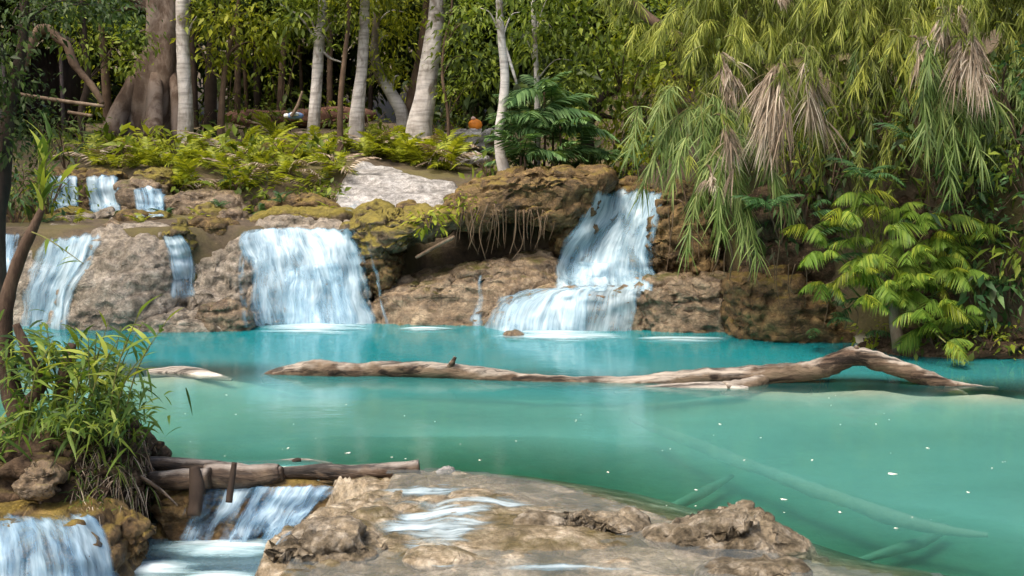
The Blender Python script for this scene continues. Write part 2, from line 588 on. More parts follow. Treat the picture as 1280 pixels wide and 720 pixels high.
def fall_mat(name, across=13.0, along=0.9, lo=0.36, hi=0.62, blue=(0.08, 0.38, 0.60), white=(0.84, 0.94, 0.97)):
    """silky falling water: bright strands, thin film with bluish shade put into its blue, gaps between; flow = (across m, along m, cover)"""
    m, nt, out = mat_new(name)
    a = N(nt, "ShaderNodeAttribute", attribute_name="flow")
    sx = N(nt, "ShaderNodeSeparateXYZ")
    L(nt, a.outputs["Vector"], sx.inputs[0])
    cb = N(nt, "ShaderNodeCombineXYZ")
    L(nt, sx.outputs[0], cb.inputs[0]); L(nt, sx.outputs[1], cb.inputs[1])
    v = cb.outputs[0]
    n1 = noise(nt, mapping(nt, v, (across, along, 1)), 1.0, 5, 0.62, 0.25)
    n2 = noise(nt, mapping(nt, v, (across * 0.30, along * 1.3, 1)), 1.0, 4, 0.55, 0.8)
    n3 = noise(nt, mapping(nt, v, (across * 3.2, along * 1.5, 1)), 1.0, 3, 0.6)
    s = math_(nt, 'ADD', math_(nt, 'MULTIPLY', n1, 0.38), math_(nt, 'MULTIPLY', n2, 0.52))
    s = math_(nt, 'ADD', s, math_(nt, 'MULTIPLY', n3, 0.10))
    s = math_(nt, 'ADD', s, math_(nt, 'MULTIPLY', math_(nt, 'SUBTRACT', sx.outputs[2], 1.0), 0.45))
    al = ramp(nt, s, [(lo, grey(0.0)), ((lo + hi) / 2, grey(0.45)), (hi, grey(0.95))])
    cl = ramp(nt, s, [(lo, blue), ((lo + hi) / 2, tuple(0.48 * p + 0.52 * q for p, q in zip(blue, white))), (hi + 0.05, white)])  # blue end of the ramp also paints the shade between strands
    b = N(nt, "ShaderNodeBsdfPrincipled", Roughness=0.35)
    b.inputs["Specular IOR Level"].default_value = 0.3
    L(nt, cl, b.inputs["Base Color"])
    tl = N(nt, "ShaderNodeBsdfTranslucent"); L(nt, cl, tl.inputs["Color"])
    mm = N(nt, "ShaderNodeMixShader", Fac=0.25)
    L(nt, b.outputs[0], mm.inputs[1]); L(nt, tl.outputs[0], mm.inputs[2])
    tr = N(nt, "ShaderNodeBsdfTransparent")
    mx = N(nt, "ShaderNodeMixShader")
    edge = ramp(nt, sx.outputs[2], [(0.0, grey(0)), (0.75, grey(1))], 'EASE')
    L(nt, math_(nt, 'MULTIPLY', al, edge), mx.inputs[0])
    L(nt, tr.outputs[0], mx.inputs[1]); L(nt, mm.outputs[0], mx.inputs[2])
    bp = N(nt, "ShaderNodeBump", Strength=0.2, Distance=0.03)
    L(nt, s, bp.inputs["Height"]); L(nt, bp.outputs[0], b.inputs["Normal"])
    L(nt, mx.outputs[0], out.inputs[0])
    return m

def pool_mat(name, milk, milk_amt, absorb, density, ripple=1.0, rough=0.06, milk_far=None):
    m, nt, out = mat_new(name)
    g = N(nt, "ShaderNodeNewGeometry").outputs["Position"]
    n1 = noise(nt, mapping(nt, g, (1.0, 1.6, 1)), 2.2, 4, 0.55)
    n2 = noise(nt, mapping(nt, g, (1.0, 2.2, 1)), 6.0, 4, 0.6)
    nl = noise(nt, mapping(nt, g, (0.35, 1.0, 1)), 0.9, 3, 0.5)
    h = math_(nt, 'ADD', n1, math_(nt, 'MULTIPLY', n2, 0.22))
    bp = N(nt, "ShaderNodeBump", Strength=0.07 * ripple, Distance=0.05)
    L(nt, h, bp.inputs["Height"])
    fr = N(nt, "ShaderNodeFresnel", IOR=1.38)
    L(nt, bp.outputs[0], fr.inputs["Normal"])
    gl = N(nt, "ShaderNodeBsdfGlossy", Roughness=rough)
    L(nt, bp.outputs[0], gl.inputs["Normal"])
    df = N(nt, "ShaderNodeBsdfDiffuse")
    mc = ramp(nt, nl, [(0.3, tuple(v * 0.85 for v in milk)), (0.7, tuple(min(1, v * 1.12) for v in milk))])
    if milk_far:
        sy = N(nt, "ShaderNodeSeparateXYZ"); L(nt, g, sy.inputs[0])
        q = math_(nt, 'ADD', math_(nt, 'MULTIPLY', sy.outputs[1], 0.05), math_(nt, 'MULTIPLY', nl, 0.15))
        mc = mixc(nt, ramp(nt, q, [(0.56, grey(0)), (0.72, grey(1))]), mc, milk_far)  # far milk is aerated water; nearer milk also paints in foliage reflections
    L(nt, mc, df.inputs["Color"])
    tr = N(nt, "ShaderNodeBsdfTransparent")
    at = N(nt, "ShaderNodeAttribute", attribute_name="tint")
    m1 = N(nt, "ShaderNodeMixShader")
    L(nt, math_(nt, 'MULTIPLY', at.outputs["Fac"], milk_amt), m1.inputs[0])
    L(nt, tr.outputs[0], m1.inputs[1]); L(nt, df.outputs[0], m1.inputs[2])
    m2 = N(nt, "ShaderNodeMixShader")
    L(nt, fr.outputs[0], m2.inputs[0]); L(nt, m1.outputs[0], m2.inputs[1]); L(nt, gl.outputs[0], m2.inputs[2])
    L(nt, m2.outputs[0], out.inputs[0])
    va = N(nt, "ShaderNodeVolumeAbsorption", Density=density)
    va.inputs["Color"].default_value = (*absorb, 1)
    L(nt, va.outputs[0], out.inputs["Volume"])
    return m

M = {}
M['tan'] = rock_mat('travertine_tan', (0.065, 0.040, 0.018), (0.20, 0.138, 0.078), (0.40, 0.31, 0.20), moss_amt=0.10, rough=0.55, spec=0.5)
M['grey'] = rock_mat('travertine_grey', (0.10, 0.078, 0.052), (0.27, 0.225, 0.165), (0.48, 0.42, 0.34), moss_amt=0.0, layer=0.12)
M['brown'] = rock_mat('travertine_brown', (0.035, 0.021, 0.008), (0.135, 0.082, 0.030), (0.31, 0.205, 0.085), moss=(0.17, 0.12, 0.022), moss_amt=0.22, dk=0.02)
M['moss'] = rock_mat('mossy_rock', (0.07, 0.05, 0.025), (0.16, 0.11, 0.06), (0.27, 0.21, 0.13), moss=(0.17, 0.135, 0.02), moss_amt=0.55)
M['pale'] = rock_mat('bleached_rock', (0.18, 0.16, 0.14), (0.36, 0.34, 0.31), (0.58, 0.565, 0.54), moss_amt=0.0, streak=0.2)
M['shelf'] = rock_mat('wet_shelf', (0.10, 0.072, 0.036), (0.34, 0.265, 0.165), (0.64, 0.56, 0.43), moss=(0.10, 0.075, 0.025), moss_amt=0.12, rough=0.25, spec=0.5, streak=0.1, layer=0.1)
M['ridge'] = rock_mat('ridge_rock', (0.06, 0.042, 0.018), (0.34, 0.27, 0.175), (0.68, 0.60, 0.48), moss=(0.06, 0.045, 0.012), moss_amt=0.10, streak=0.35, layer=0.2, bump=0.65, dk=0.06)
M['soil'] = rock_mat('root_soil', (0.025, 0.016, 0.010), (0.07, 0.045, 0.027), (0.15, 0.10, 0.06), moss=(0.09, 0.075, 0.02), moss_amt=0.15, rough=0.9, spec=0.15)
M['cliff'] = rock_mat('cliff_soil', (0.03, 0.02, 0.012), (0.09, 0.058, 0.034), (0.19, 0.13, 0.08), moss=(0.07, 0.07, 0.02), moss_amt=0.1, rough=0.9, spec=0.15)
M['fall'] = fall_mat('falling_water', across=9.0, along=0.8, lo=0.36, hi=0.63)
M['thinfall'] = fall_mat('thin_falling_water', lo=0.42, hi=0.66)
M['blue_fall'] = fall_mat('blue_falling_water', across=15, lo=0.37, hi=0.60, blue=(0.04, 0.30, 0.56), white=(0.70, 0.87, 0.94))
M['dam_fall'] = fall_mat('dam_falling_water', across=8, along=0.9, lo=0.43, hi=0.66, blue=(0.035, 0.28, 0.56), white=(0.74, 0.90, 0.96))
M['rapid'] = fall_mat('riffle_water', across=5, along=8, lo=0.42, hi=0.62, blue=(0.35, 0.5, 0.62))
M['foam'] = fall_mat('foam', across=2.0, along=5.0, lo=0.28, hi=0.52, blue=(0.40, 0.72, 0.80))
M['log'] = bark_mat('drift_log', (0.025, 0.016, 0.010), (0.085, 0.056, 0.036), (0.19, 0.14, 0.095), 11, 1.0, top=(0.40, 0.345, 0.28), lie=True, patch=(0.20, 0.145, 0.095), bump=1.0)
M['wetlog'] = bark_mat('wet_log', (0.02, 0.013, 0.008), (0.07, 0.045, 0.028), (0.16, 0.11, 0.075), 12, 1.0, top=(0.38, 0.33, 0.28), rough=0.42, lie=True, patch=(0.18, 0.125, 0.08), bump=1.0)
M['sunklog'] = bark_mat('silted_log', (0.42, 0.40, 0.32), (0.58, 0.55, 0.44), (0.70, 0.66, 0.54), 3, 1.0)
M['bark_white'] = bark_mat('pale_bark', (0.22, 0.19, 0.16), (0.50, 0.46, 0.42), (0.72, 0.69, 0.65), 3.5, 0.5, bands=0.6, bump=0.7, patch=(0.20, 0.165, 0.13))
M['bark_brown'] = bark_mat('brown_bark', (0.035, 0.023, 0.015), (0.10, 0.065, 0.042), (0.22, 0.155, 0.10), 5, 0.3)
M['bark_giant'] = bark_mat('giant_bark', (0.03, 0.019, 0.012), (0.09, 0.06, 0.042), (0.24, 0.19, 0.15), 4.5, 0.35, bump=1.0, patch=(0.24, 0.19, 0.155))
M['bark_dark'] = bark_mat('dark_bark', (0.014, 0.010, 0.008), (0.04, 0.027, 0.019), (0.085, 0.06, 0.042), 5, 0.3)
M['root'] = bark_mat('root_bark', (0.07, 0.045, 0.028), (0.17, 0.12, 0.08), (0.32, 0.25, 0.18), 8, 0.2)
M['stem'] = bark_mat('green_stem', (0.07, 0.07, 0.02), (0.14, 0.14, 0.04), (0.24, 0.24, 0.08), 8, 0.2)
M['leaf_yellow'] = leaf_mat('yellow_green_leaf', [(0, (0.06, 0.085, 0.010)), (0.5, (0.19, 0.235, 0.02)), (1, (0.46, 0.47, 0.045))], trans=0.45)
M['leaf_mid'] = leaf_mat('mid_green_leaf', [(0, (0.03, 0.05, 0.008)), (0.5, (0.12, 0.175, 0.02)), (1, (0.32, 0.38, 0.055))], trans=0.42)
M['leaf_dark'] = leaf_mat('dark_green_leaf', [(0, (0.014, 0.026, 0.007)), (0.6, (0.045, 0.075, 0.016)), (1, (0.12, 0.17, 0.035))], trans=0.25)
M['leaf_cool'] = leaf_mat('cool_green_leaf', [(0, (0.015, 0.045, 0.018)), (0.6, (0.06, 0.13, 0.04)), (1, (0.19, 0.31, 0.11))], trans=0.28)
M['fern'] = leaf_mat('fern_leaf', [(0, (0.09, 0.13, 0.012)), (0.5, (0.25, 0.29, 0.022)), (1, (0.48, 0.50, 0.06))], trans=0.42)
M['palm'] = leaf_mat('palm_leaf', [(0, (0.05, 0.11, 0.014)), (0.5, (0.13, 0.22, 0.03)), (1, (0.36, 0.42, 0.055))], trans=0.4)
M['bamboo'] = leaf_mat('bamboo_leaf', [(0, (0.04, 0.055, 0.010)), (0.5, (0.17, 0.21, 0.034)), (1, (0.44, 0.46, 0.09))], trans=0.4)
M['dry'] = leaf_mat('dry_thatch', [(0, (0.09, 0.065, 0.04)), (0.5, (0.30, 0.23, 0.165)), (1, (0.60, 0.52, 0.42))], trans=0.2, rough=0.8)
M['bush'] = leaf_mat('reed_leaf', [(0, (0.025, 0.06, 0.015)), (0.5, (0.10, 0.17, 0.025)), (1, (0.31, 0.36, 0.055))], trans=0.4)
M['petal'] = plain_mat('pale_petal', (0.75, 0.74, 0.62), 0.6, 0.1)

# ------------------------------------------------------------------ ground
FAR_PX = [(-120, 415), (60, 414), (200, 414), (310, 410), (400, 405), (470, 404), (600, 407), (700, 412), (820, 415), (900, 418), (1000, 427), (1100, 440), (1200, 449), (1280, 455)]
_fp = np.array([gz(x, y)[:2] for x, y in FAR_PX])
FX = np.concatenate([[-40, -9.5], _fp[:, 0], [6.4, 7.5, 9.0, 40]])
FY = np.concatenate([[12.0, 14.6], _fp[:, 1], [11.2, 9.0, 5.0, 3.0]])
def yfar(X): return np.interp(X, FX, FY)
NX = np.array([-40, -9, -4.5, -2.7, -0.75, 0.0, 0.9, 1.6, 2.2, 3.0, 4.5, 8, 40.])
NY = np.array([9.5, 9.3, 8.3, 7.75, 7.6, 7.2, 6.55, 6.0, 5.6, 5.2, 4.4, 3.5, 3.])
def ynear(X): return np.interp(X, NX, NY)

def height(X, Y):
    P3 = np.stack([X, Y, np.zeros_like(X)], -1).reshape(-1, 3)
    n1 = fbm(P3 * 0.35, 3, 3).reshape(X.shape)
    n2 = fbm(P3 * 1.6, 4, 11).reshape(X.shape)
    d = Y - yfar(X)
    e = Y - ynear(X)
    # pool bed: two basins with a silted sill between them under the fallen log
    bed = -0.55 - 0.25 * sstep(12, 14, Y) + 0.10 * n2
    sill = np.exp(-((Y - (10.75 - 0.16 * (X - 3.0) + 0.25 * n1)) / 0.75) ** 2)
    bed = bed + (0.28 + 0.21 * sstep(0.8, 3.2, X)) * sill
    bed = bed + 0.26 * sstep(-2.2, -3.4, X) * sstep(12.5, 11.4, Y)
    bed = np.maximum(bed, -0.9)
    bed = bed + sstep(1.2, 0.0, e) * 0.33
    # far bank
    wo = np.interp(X, [-2.2, -1.4, 0.6, 1.6, 3.3, 4.2], [0.45, 1.3, 1.5, 1.6, 1.3, 0.55])
    wall = sstep(wo, wo + 0.7, d)
    ztop = np.interp(X, [-9, -0.4, 0.2, 1.7, 2.3, 3.4, 6, 12], [1.36, 1.36, 1.75, 1.85, 2.2, 2.9, 3.1, 3.4])
    slope = np.interp(X, [-9, 1.5, 3.0], [0.02, 0.06, 0.22])
    dd = np.maximum(d - wo - 0.65, 0)
    up = ztop + np.minimum(dd, 5) * slope
    left_step = sstep(19.3, 20.4, Y) * np.interp(X, [-6, -4.2, -1.5, 0.8], [0.75, 0.75, 0.5, 0.2])
    rise = np.maximum(Y - 20.0, 0)
    rise = np.where(rise < 9, rise * 0.15, 1.35 + (rise - 9) * 0.05)
    rise = rise + np.maximum(Y - 46, 0) * 0.25
    up = up + left_step + rise * np.interp(X, [0, 4], [1.0, 0.55])
    up = up + 0.10 * n2 + 0.15 * n1
    z = bed * (1 - wall) + up * wall
    # left bank of the pool
    lb = sstep(-6.6, -8.2, X) * (1 - wall)
    z = z * (1 - lb) + (1.0 + 0.3 * n1) * lb
    # near side: lower stream at the left, rock shelf in the middle, photographer's bank
    nb = sstep(0.25, -0.25, e)
    low = np.interp(X, [-2.2, -1.2, -0.6, 2.5, 4], [-0.62, -0.62, -0.22, -0.22, -0.3])
    low = low + 0.06 * n2 + sstep(3.6, 1.5, Y) * 0.9
    low = low + sstep(-2.6, -3.6, X) * sstep(6.6, 7.4, Y) * 0.75
    z = z * (1 - nb) + low * nb
    return z

def axis(lo, hi, step, far_lo, far_hi):
    a = np.arange(lo, hi + 1e-6, step)
    g1, v = [], lo
    s = step
    while v > far_lo:
        s *= 1.28; v -= s; g1.append(v)
    g2, v, s = [], hi, step
    while v < far_hi:
        s *= 1.28; v += s; g2.append(v)
    return np.concatenate([g1[::-1], a, g2])

def grid_faces(nx, ny):
    i = np.arange(ny - 1)[:, None] * nx
    j = np.arange(nx - 1)[None, :]
    return np.stack([i + j, i + j + 1, i + nx + j + 1, i + nx + j], -1).reshape(-1, 4).astype(np.int32)

gx, gy = axis(-9, 9, 0.1, -160, 160), axis(3, 30, 0.1, -40, 220)
GX, GY = np.meshgrid(gx, gy)
GZ = height(GX, GY)
gV = np.stack([GX, GY, GZ], -1).reshape(-1, 3)
gF = grid_faces(len(gx), len(gy))
m, nt, out = mat_new('forest_floor')
pos = N(nt, "ShaderNodeNewGeometry").outputs["Position"]
sx = N(nt, "ShaderNodeSeparateXYZ"); L(nt, pos, sx.inputs[0])
n1 = noise(nt, pos, 1.3, 8, 0.65); n2 = noise(nt, pos, 14, 6, 0.7)
soil = mixc(nt, 0.5, ramp(nt, n1, [(0.35, (0.035, 0.025, 0.014)), (0.55, (0.09, 0.065, 0.035)), (0.7, (0.15, 0.12, 0.06))]),
            ramp(nt, n2, [(0.35, (0.03, 0.02, 0.012)), (0.6, (0.12, 0.085, 0.05)), (0.7, (0.26, 0.19, 0.11))]))
n0 = noise(nt, pos, 0.8, 5, 0.6)
soil = mixc(nt, ramp(nt, n0, [(0.46, grey(0)), (0.60, grey(0.75))]), soil, (0.105, 0.09, 0.022))
sand = ramp(nt, n1, [(0.3, (0.42, 0.38, 0.28)), (0.7, (0.66, 0.60, 0.46))])
f = ramp(nt, sx.outputs[2], [(0.0, grey(0)), (0.12, grey(1))])
c = mixc(nt, f, sand, soil)
b = N(nt, "ShaderNodeBsdfPrincipled", Roughness=0.9)
L(nt, c, b.inputs["Base Color"])
bp = N(nt, "ShaderNodeBump", Strength=0.6, Distance=0.04); L(nt, n2, bp.inputs["Height"]); L(nt, bp.outputs[0], b.inputs["Normal"])
L(nt, b.outputs[0], out.inputs[0])
M['ground'] = m
g = link('ground', new_mesh('ground', gV, gF), M['ground'])
tag(g, 'sandy pool bed rising to brown leaf-strewn forest floor', 'ground', kind='structure')
SOLID.append((gV, np.vstack([gF[:, [0, 1, 2]], gF[:, [0, 2, 3]]])))

# ------------------------------------------------------------------ foreground travertine shelf (shape)
def seg_dist(P, A):
    best = np.full(len(P), 1e9)
    for i in range(len(A) - 1):
        a, b = A[i], A[i + 1]
        ab = b - a
        t = np.clip(((P - a) @ ab) / (ab @ ab), 0, 1)
        best = np.minimum(best, np.linalg.norm(P - (a + t[:, None] * ab), axis=1))
    return best
def in_poly(P, A):
    ins = np.zeros(len(P), bool)
    j = len(A) - 1
    for i in range(len(A)):
        c = ((A[i, 1] > P[:, 1]) != (A[j, 1] > P[:, 1])) & (P[:, 0] < (A[j, 0] - A[i, 0]) * (P[:, 1] - A[i, 1]) / (A[j, 1] - A[i, 1] + 1e-12) + A[i, 0])
        ins ^= c
        j = i
    return ins
pool_edge = np.array([gz(x, y)[:2] for x, y in [(425, 598), (470, 592), (545, 588), (620, 594), (700, 606), (770, 626), (830, 645), (900, 668), (980, 694), (1050, 709), (1130, 722)]])
stream_edge = np.array([gz(x, y)[:2] for x, y in [(425, 598), (462, 606), (452, 626), (425, 642), (392, 652), (360, 668), (335, 690), (322, 722), (316, 790)]])
end = np.array([[2.3, 5.3], [2.3, 4.2], [stream_edge[-1, 0], 4.2]])
poly = np.vstack([pool_edge, end, stream_edge[::-1][:-1]])
gxs, gys = np.arange(-1.9, 3.6, 0.016), np.arange(4.0, 8.6, 0.02)
GX, GY = np.meshgrid(gxs, gys)
P2 = np.stack([GX.ravel(), GY.ravel()], 1)
ins = in_poly(P2, poly)
dp, ds = seg_dist(P2, pool_edge), seg_dist(P2, stream_edge)
P3 = np.column_stack([P2, np.zeros(len(P2))])
nA = fbm(P3 * (1.1, 2.0, 1), 4, 71); nB = fbm(P3 * 5.0, 4, 72, ridged=True); nC = fbm(P3 * (2.2, 4.5, 1), 3, 73)
Z = np.where(ins, -0.035 + 0.085 * sstep(0, 0.9, dp) + 0.03 * sstep(0, 0.4, ds), np.where(dp < ds, -0.035 - 0.16 * dp - 0.10 * dp ** 2, 0.015 - 2.2 * ds))
Z = np.where(ins, Z + sstep(0.0, 0.25, ds) * sstep(0.0, 0.35, dp) * (0.05 * nA + 0.022 * (np.floor(nC * 6) + sstep(0.6, 1.0, nC * 6 - np.floor(nC * 6))) / 2.0), Z + 0.02 * nA)
w1, w2, wc = worley(np.column_stack([P2 * (5.5, 8.0), np.zeros(len(P2))]) + 0.4 * np.stack([nA, nB, nA], -1), 5)
crumb = sstep(1.3, 0.2, ds) * ins
Z = Z + crumb * (0.03 * (wc - 0.4) + 0.025 * (sstep(0, 0.3, w2 - w1) - 1))
Z = Z + 0.018 * nB * sstep(0.6, 0.05, ds) + 0.007 * nB
lowz = sstep(5.9, 5.3, P2[:, 1]) * ins * 0.05
Z = np.maximum(Z - lowz, -0.75)
SHELF_Z = np.where(ins | (dp < 1.3), Z, -9).reshape(GX.shape)
sV = np.column_stack([P2, Z])
keep = (ins | (ds < 0.45) | (dp < 1.3)) & ~(~ins & (dp < ds) & (P2[:, 0] < -1.25))
F = grid_faces(len(gxs), len(gys))
F = F[keep[F].all(1)]
used = np.unique(F)
remap = -np.ones(len(sV), int); remap[used] = np.arange(len(used))
sV, shF = sV[used], remap[F].astype(np.int32)
shelf_poly = poly
def shelf_z(X, Y):
    i = np.clip(((X - gxs[0]) / 0.016).round().astype(int), 0, len(gxs) - 1)
    j = np.clip(((Y - gys[0]) / 0.02).round().astype(int), 0, len(gys) - 1)
    out_ = (X < gxs[0]) | (X > gxs[-1]) | (Y < gys[0]) | (Y > gys[-1])
    return np.where(out_, -9, SHELF_Z[j, i])

# ------------------------------------------------------------------ pool water: one closed body of milky turquoise water
def water_body(name, xs, y0f, y1f, ny, ztop, zbot, mat, label):
    s = np.linspace(0, 1, ny)
    X = np.repeat(xs[None], ny, 0)
    Y = y0f(xs)[None] * (1 - s[:, None]) + y1f(xs)[None] * s[:, None]
    top = np.stack([X, Y, np.full_like(X, ztop)], -1).reshape(-1, 3)
    bot = top.copy(); bot[:, 2] = zbot
    bed = np.maximum(height(X, Y), shelf_z(X, Y)).ravel()
    milk = np.clip((ztop - bed) / 0.45, 0.02, 1.0)
    nx = len(xs)
    F = grid_faces(nx, ny)
    n = nx * ny
    ring = np.concatenate([np.arange(nx), np.arange(1, ny) * nx + nx - 1, (ny - 1) * nx + np.arange(nx - 2, -1, -1), np.arange(ny - 2, 0, -1) * nx])
    r2 = np.roll(ring, -1)
    side = np.stack([ring, ring + n, r2 + n, r2], 1)
    FF = np.vstack([F, F[:, ::-1] + n, side]).astype(np.int32)
    V = np.vstack([top, bot])
    o = link(name, new_mesh(name, V, FF, tint=np.concatenate([milk, milk]), smooth=False), mat)
    return tag(o, label, 'water', kind='structure')

M['pool'] = pool_mat('pool_water', (0.085, 0.275, 0.24), 0.66, (0.16, 0.80, 0.70), 1.2, milk_far=(0.008, 0.30, 0.33), rough=0.11)
M['stream'] = pool_mat('stream_water', (0.25, 0.45, 0.55), 0.55, (0.35, 0.8, 0.85), 0.8, ripple=2.5)
xs = np.concatenate([np.arange(-9.2, 9.0, 0.08), [9.0]])
NWX = np.array([-10, -4.5, -2.7, -0.75, 0.0, 0.9, 1.6, 2.2, 3.0, 4.5, 8, 9.])
NWY = np.array([8.6, 8.0, 7.72, 7.60, 6.6, 5.9, 5.4, 4.9, 4.4, 3.9, 3.4, 3.2])
water_body('pool_water', xs, lambda x: np.interp(x, NWX, NWY), lambda x: yfar(x) + 0.7, 150, 0.0, -1.3, M['pool'], 'still turquoise pool below the waterfalls')
xs = np.arange(-6, -0.3, 0.15)
water_body('stream_water', xs, lambda x: np.full_like(x, 2.4), lambda x: np.interp(x, [-6, -2.7, -0.3], [6.9, 7.55, 7.5]), 40, -0.42, -1.2, M['stream'], 'foaming stream water below the log dam')

# ------------------------------------------------------------------ rocks round the pool
R = traced_rock
R('boulder', [(78, 360), (92, 310), (125, 284), (185, 279), (228, 290), (245, 330), (246, 380), (235, 425), (110, 430), (78, 410)], 15.9, 0.8, M['grey'],
  'largest rounded grey-brown boulder with smooth top beside the lower cascades', 'rock', sub=6, lump=0.10, seed=3, lean=0.55, strata=0.03, rough=0.035, box=0.92)
R('boulder', [(238, 310), (270, 296), (312, 288), (335, 330), (345, 430), (262, 430), (240, 400)], 16.0, 0.6, M['grey'],
  'steep pitted grey rock slope between the big boulder and the wide white waterfall', 'rock', sub=6, seed=4, lean=0.6, rough=0.045, box=0.85)
R('boulder', [(250, 385), (283, 376), (310, 388), (317, 405), (312, 425), (262, 425)], 15.1, 0.28, M['tan'],
  'small brown wet boulder at the waterline beside the wide white waterfall', 'rock', sub=5, seed=5, lump=0.07)
R('boulder', [(160, 412), (190, 396), (235, 388), (275, 396), (300, 410), (300, 425), (160, 425)], 15.15, 0.4, M['grey'],
  'low pale wet rock apron at the foot of the big boulder', 'rock', sub=5, seed=6, lump=0.05)
R('boulder', [(0, 300), (30, 288), (80, 282), (100, 300), (95, 360), (80, 430), (-40, 430), (-40, 320)], 16.1, 0.6, M['grey'],
  'dark wet rock behind the cascade next to the reedy bush', 'rock', sub=5, seed=7, lean=0.5)
R('waterfall_rock', [(296, 300), (320, 279), (400, 275), (438, 282), (455, 310), (466, 360), (474, 430), (322, 430), (306, 360)], 16.35, 0.65, M['grey'],
  'rounded rock face under the wide white waterfall', 'rock', sub=6, seed=8, lean=0.45, strata=0.06, lump=0.07, drip=0.06, rough=0.05)
R('mossy_ledge', [(432, 283), (455, 268), (520, 263), (575, 262), (590, 275), (560, 292), (520, 300), (495, 318), (470, 330), (452, 318)], 16.5, 0.75, M['moss'],
  'golden moss covered rock ledge overhanging the dark hollow', 'rock', sub=6, seed=9, lump=0.10, strata=0.04, rough=0.05)
R('boulder', [(450, 310), (480, 304), (497, 322), (500, 352), (480, 372), (462, 362)], 16.35, 0.5, M['brown'],
  'blocky mossy stone wedged under the mossy ledge beside the wide waterfall', 'rock', sub=5, seed=10, rough=0.05)
R('rock_slab', [(463, 358), (505, 349), (560, 338), (630, 322), (690, 318), (712, 340), (706, 372), (660, 400), (600, 430), (468, 430)], 16.35, 0.75, M['tan'],
  'long layered tan rock slab sloping into the pool between the two waterfalls', 'rock', sub=6, seed=11, lean=0.55, strata=0.06, rough=0.05, lump=0.06)
R('overhang', [(548, 268), (572, 240), (600, 222), (640, 214), (700, 212), (752, 213), (768, 226), (748, 244), (742, 272), (722, 286), (690, 286), (640, 276), (600, 282), (565, 290)], 16.9, 0.95, M['brown'],
  'brown rock hump with hanging roots above the dark hollow', 'rock', sub=6, seed=12, lump=0.10, strata=0.04, rough=0.05, drip=0.09)
R('boulder', [(690, 280), (715, 272), (740, 262), (748, 280), (728, 305), (712, 322), (688, 312)], 16.6, 0.45, M['brown'],
  'rounded brown stone under the overhang beside the stepped waterfall', 'rock', sub=5, seed=13)
R('waterfall_rock', [(705, 330), (722, 285), (742, 238), (775, 229), (832, 227), (838, 262), (826, 300), (826, 365), (700, 372)], 16.9, 0.6, M['brown'],
  'dark wet rock steps under the upper drop of the stepped waterfall', 'rock', sub=6, seed=14, lean=0.45, strata=0.08, drip=0.06, rough=0.05)
R('rock_pillar', [(820, 245), (848, 228), (880, 240), (893, 290), (892, 358), (830, 358), (812, 330), (806, 300)], 16.3, 0.6, M['brown'],
  'tall dark brown rock pillar flanking the stepped waterfall', 'rock', sub=6, seed=15, strata=0.0, lump=0.09, rough=0.05, drip=0.10)
R('rock_dome', [(600, 430), (612, 392), (640, 370), (680, 358), (730, 354), (785, 356), (812, 370), (822, 400), (822, 432)], 15.75, 0.85, M['tan'],
  'low domed rock under the lower fan of the stepped waterfall', 'rock', sub=6, seed=16, lump=0.05, strata=0.03, lean=0.2, drip=0.05)
R('rock_ledge', [(790, 352), (830, 347), (900, 345), (935, 350), (950, 400), (940, 436), (800, 434)], 15.5, 0.75, M['tan'],
  'brown flat-topped rock ledge at the waterline below the dark pillar', 'rock', sub=6, seed=17, strata=0.05, lump=0.07, rough=0.045, drip=0.05)
R('rock_ledge', [(915, 345), (960, 330), (1010, 350), (1040, 400), (1110, 425), (1110, 460), (920, 440), (905, 400)], 14.6, 0.8, M['brown'],
  'root-streaked brown bank rock at the waterline under the hanging bamboo', 'rock', sub=6, seed=18, lump=0.09, rough=0.05, drip=0.10)
R('rock_ledge', [(1080, 432), (1130, 418), (1200, 410), (1290, 405), (1380, 420), (1380, 480), (1080, 460)], 13.3, 0.8, M['cliff'],
  'low earthy bank at the foot of the bright green palms', 'rock', sub=6, seed=19, lump=0.08, rough=0.06)
R('earth_wall', [(935, 250), (985, 215), (1060, 205), (1120, 225), (1130, 330), (1120, 440), (1000, 430), (945, 380)], 14.9, 0.7, M['cliff'],
  'dark dripping earth wall behind the bright palms', 'earth bank', sub=6, seed=21, lump=0.10, rough=0.06, strata=0.03, drip=0.12)
R('earth_wall', [(1110, 260), (1160, 190), (1240, 170), (1330, 180), (1370, 300), (1350, 440), (1180, 440), (1120, 380)], 13.9, 0.7, M['cliff'],
  'dark earth wall draped with leaves beyond the bright palms', 'earth bank', sub=6, seed=22, lump=0.10, rough=0.06, strata=0.03, drip=0.10)
R('boulder', [(628, 424), (632, 416), (645, 413), (657, 417), (658, 428), (632, 430)], 14.35, 0.12, M['tan'],
  'small lone stone poking out of the pool before the stepped waterfall', 'rock', sub=4, seed=20, rough=0.012, strata=0.01)
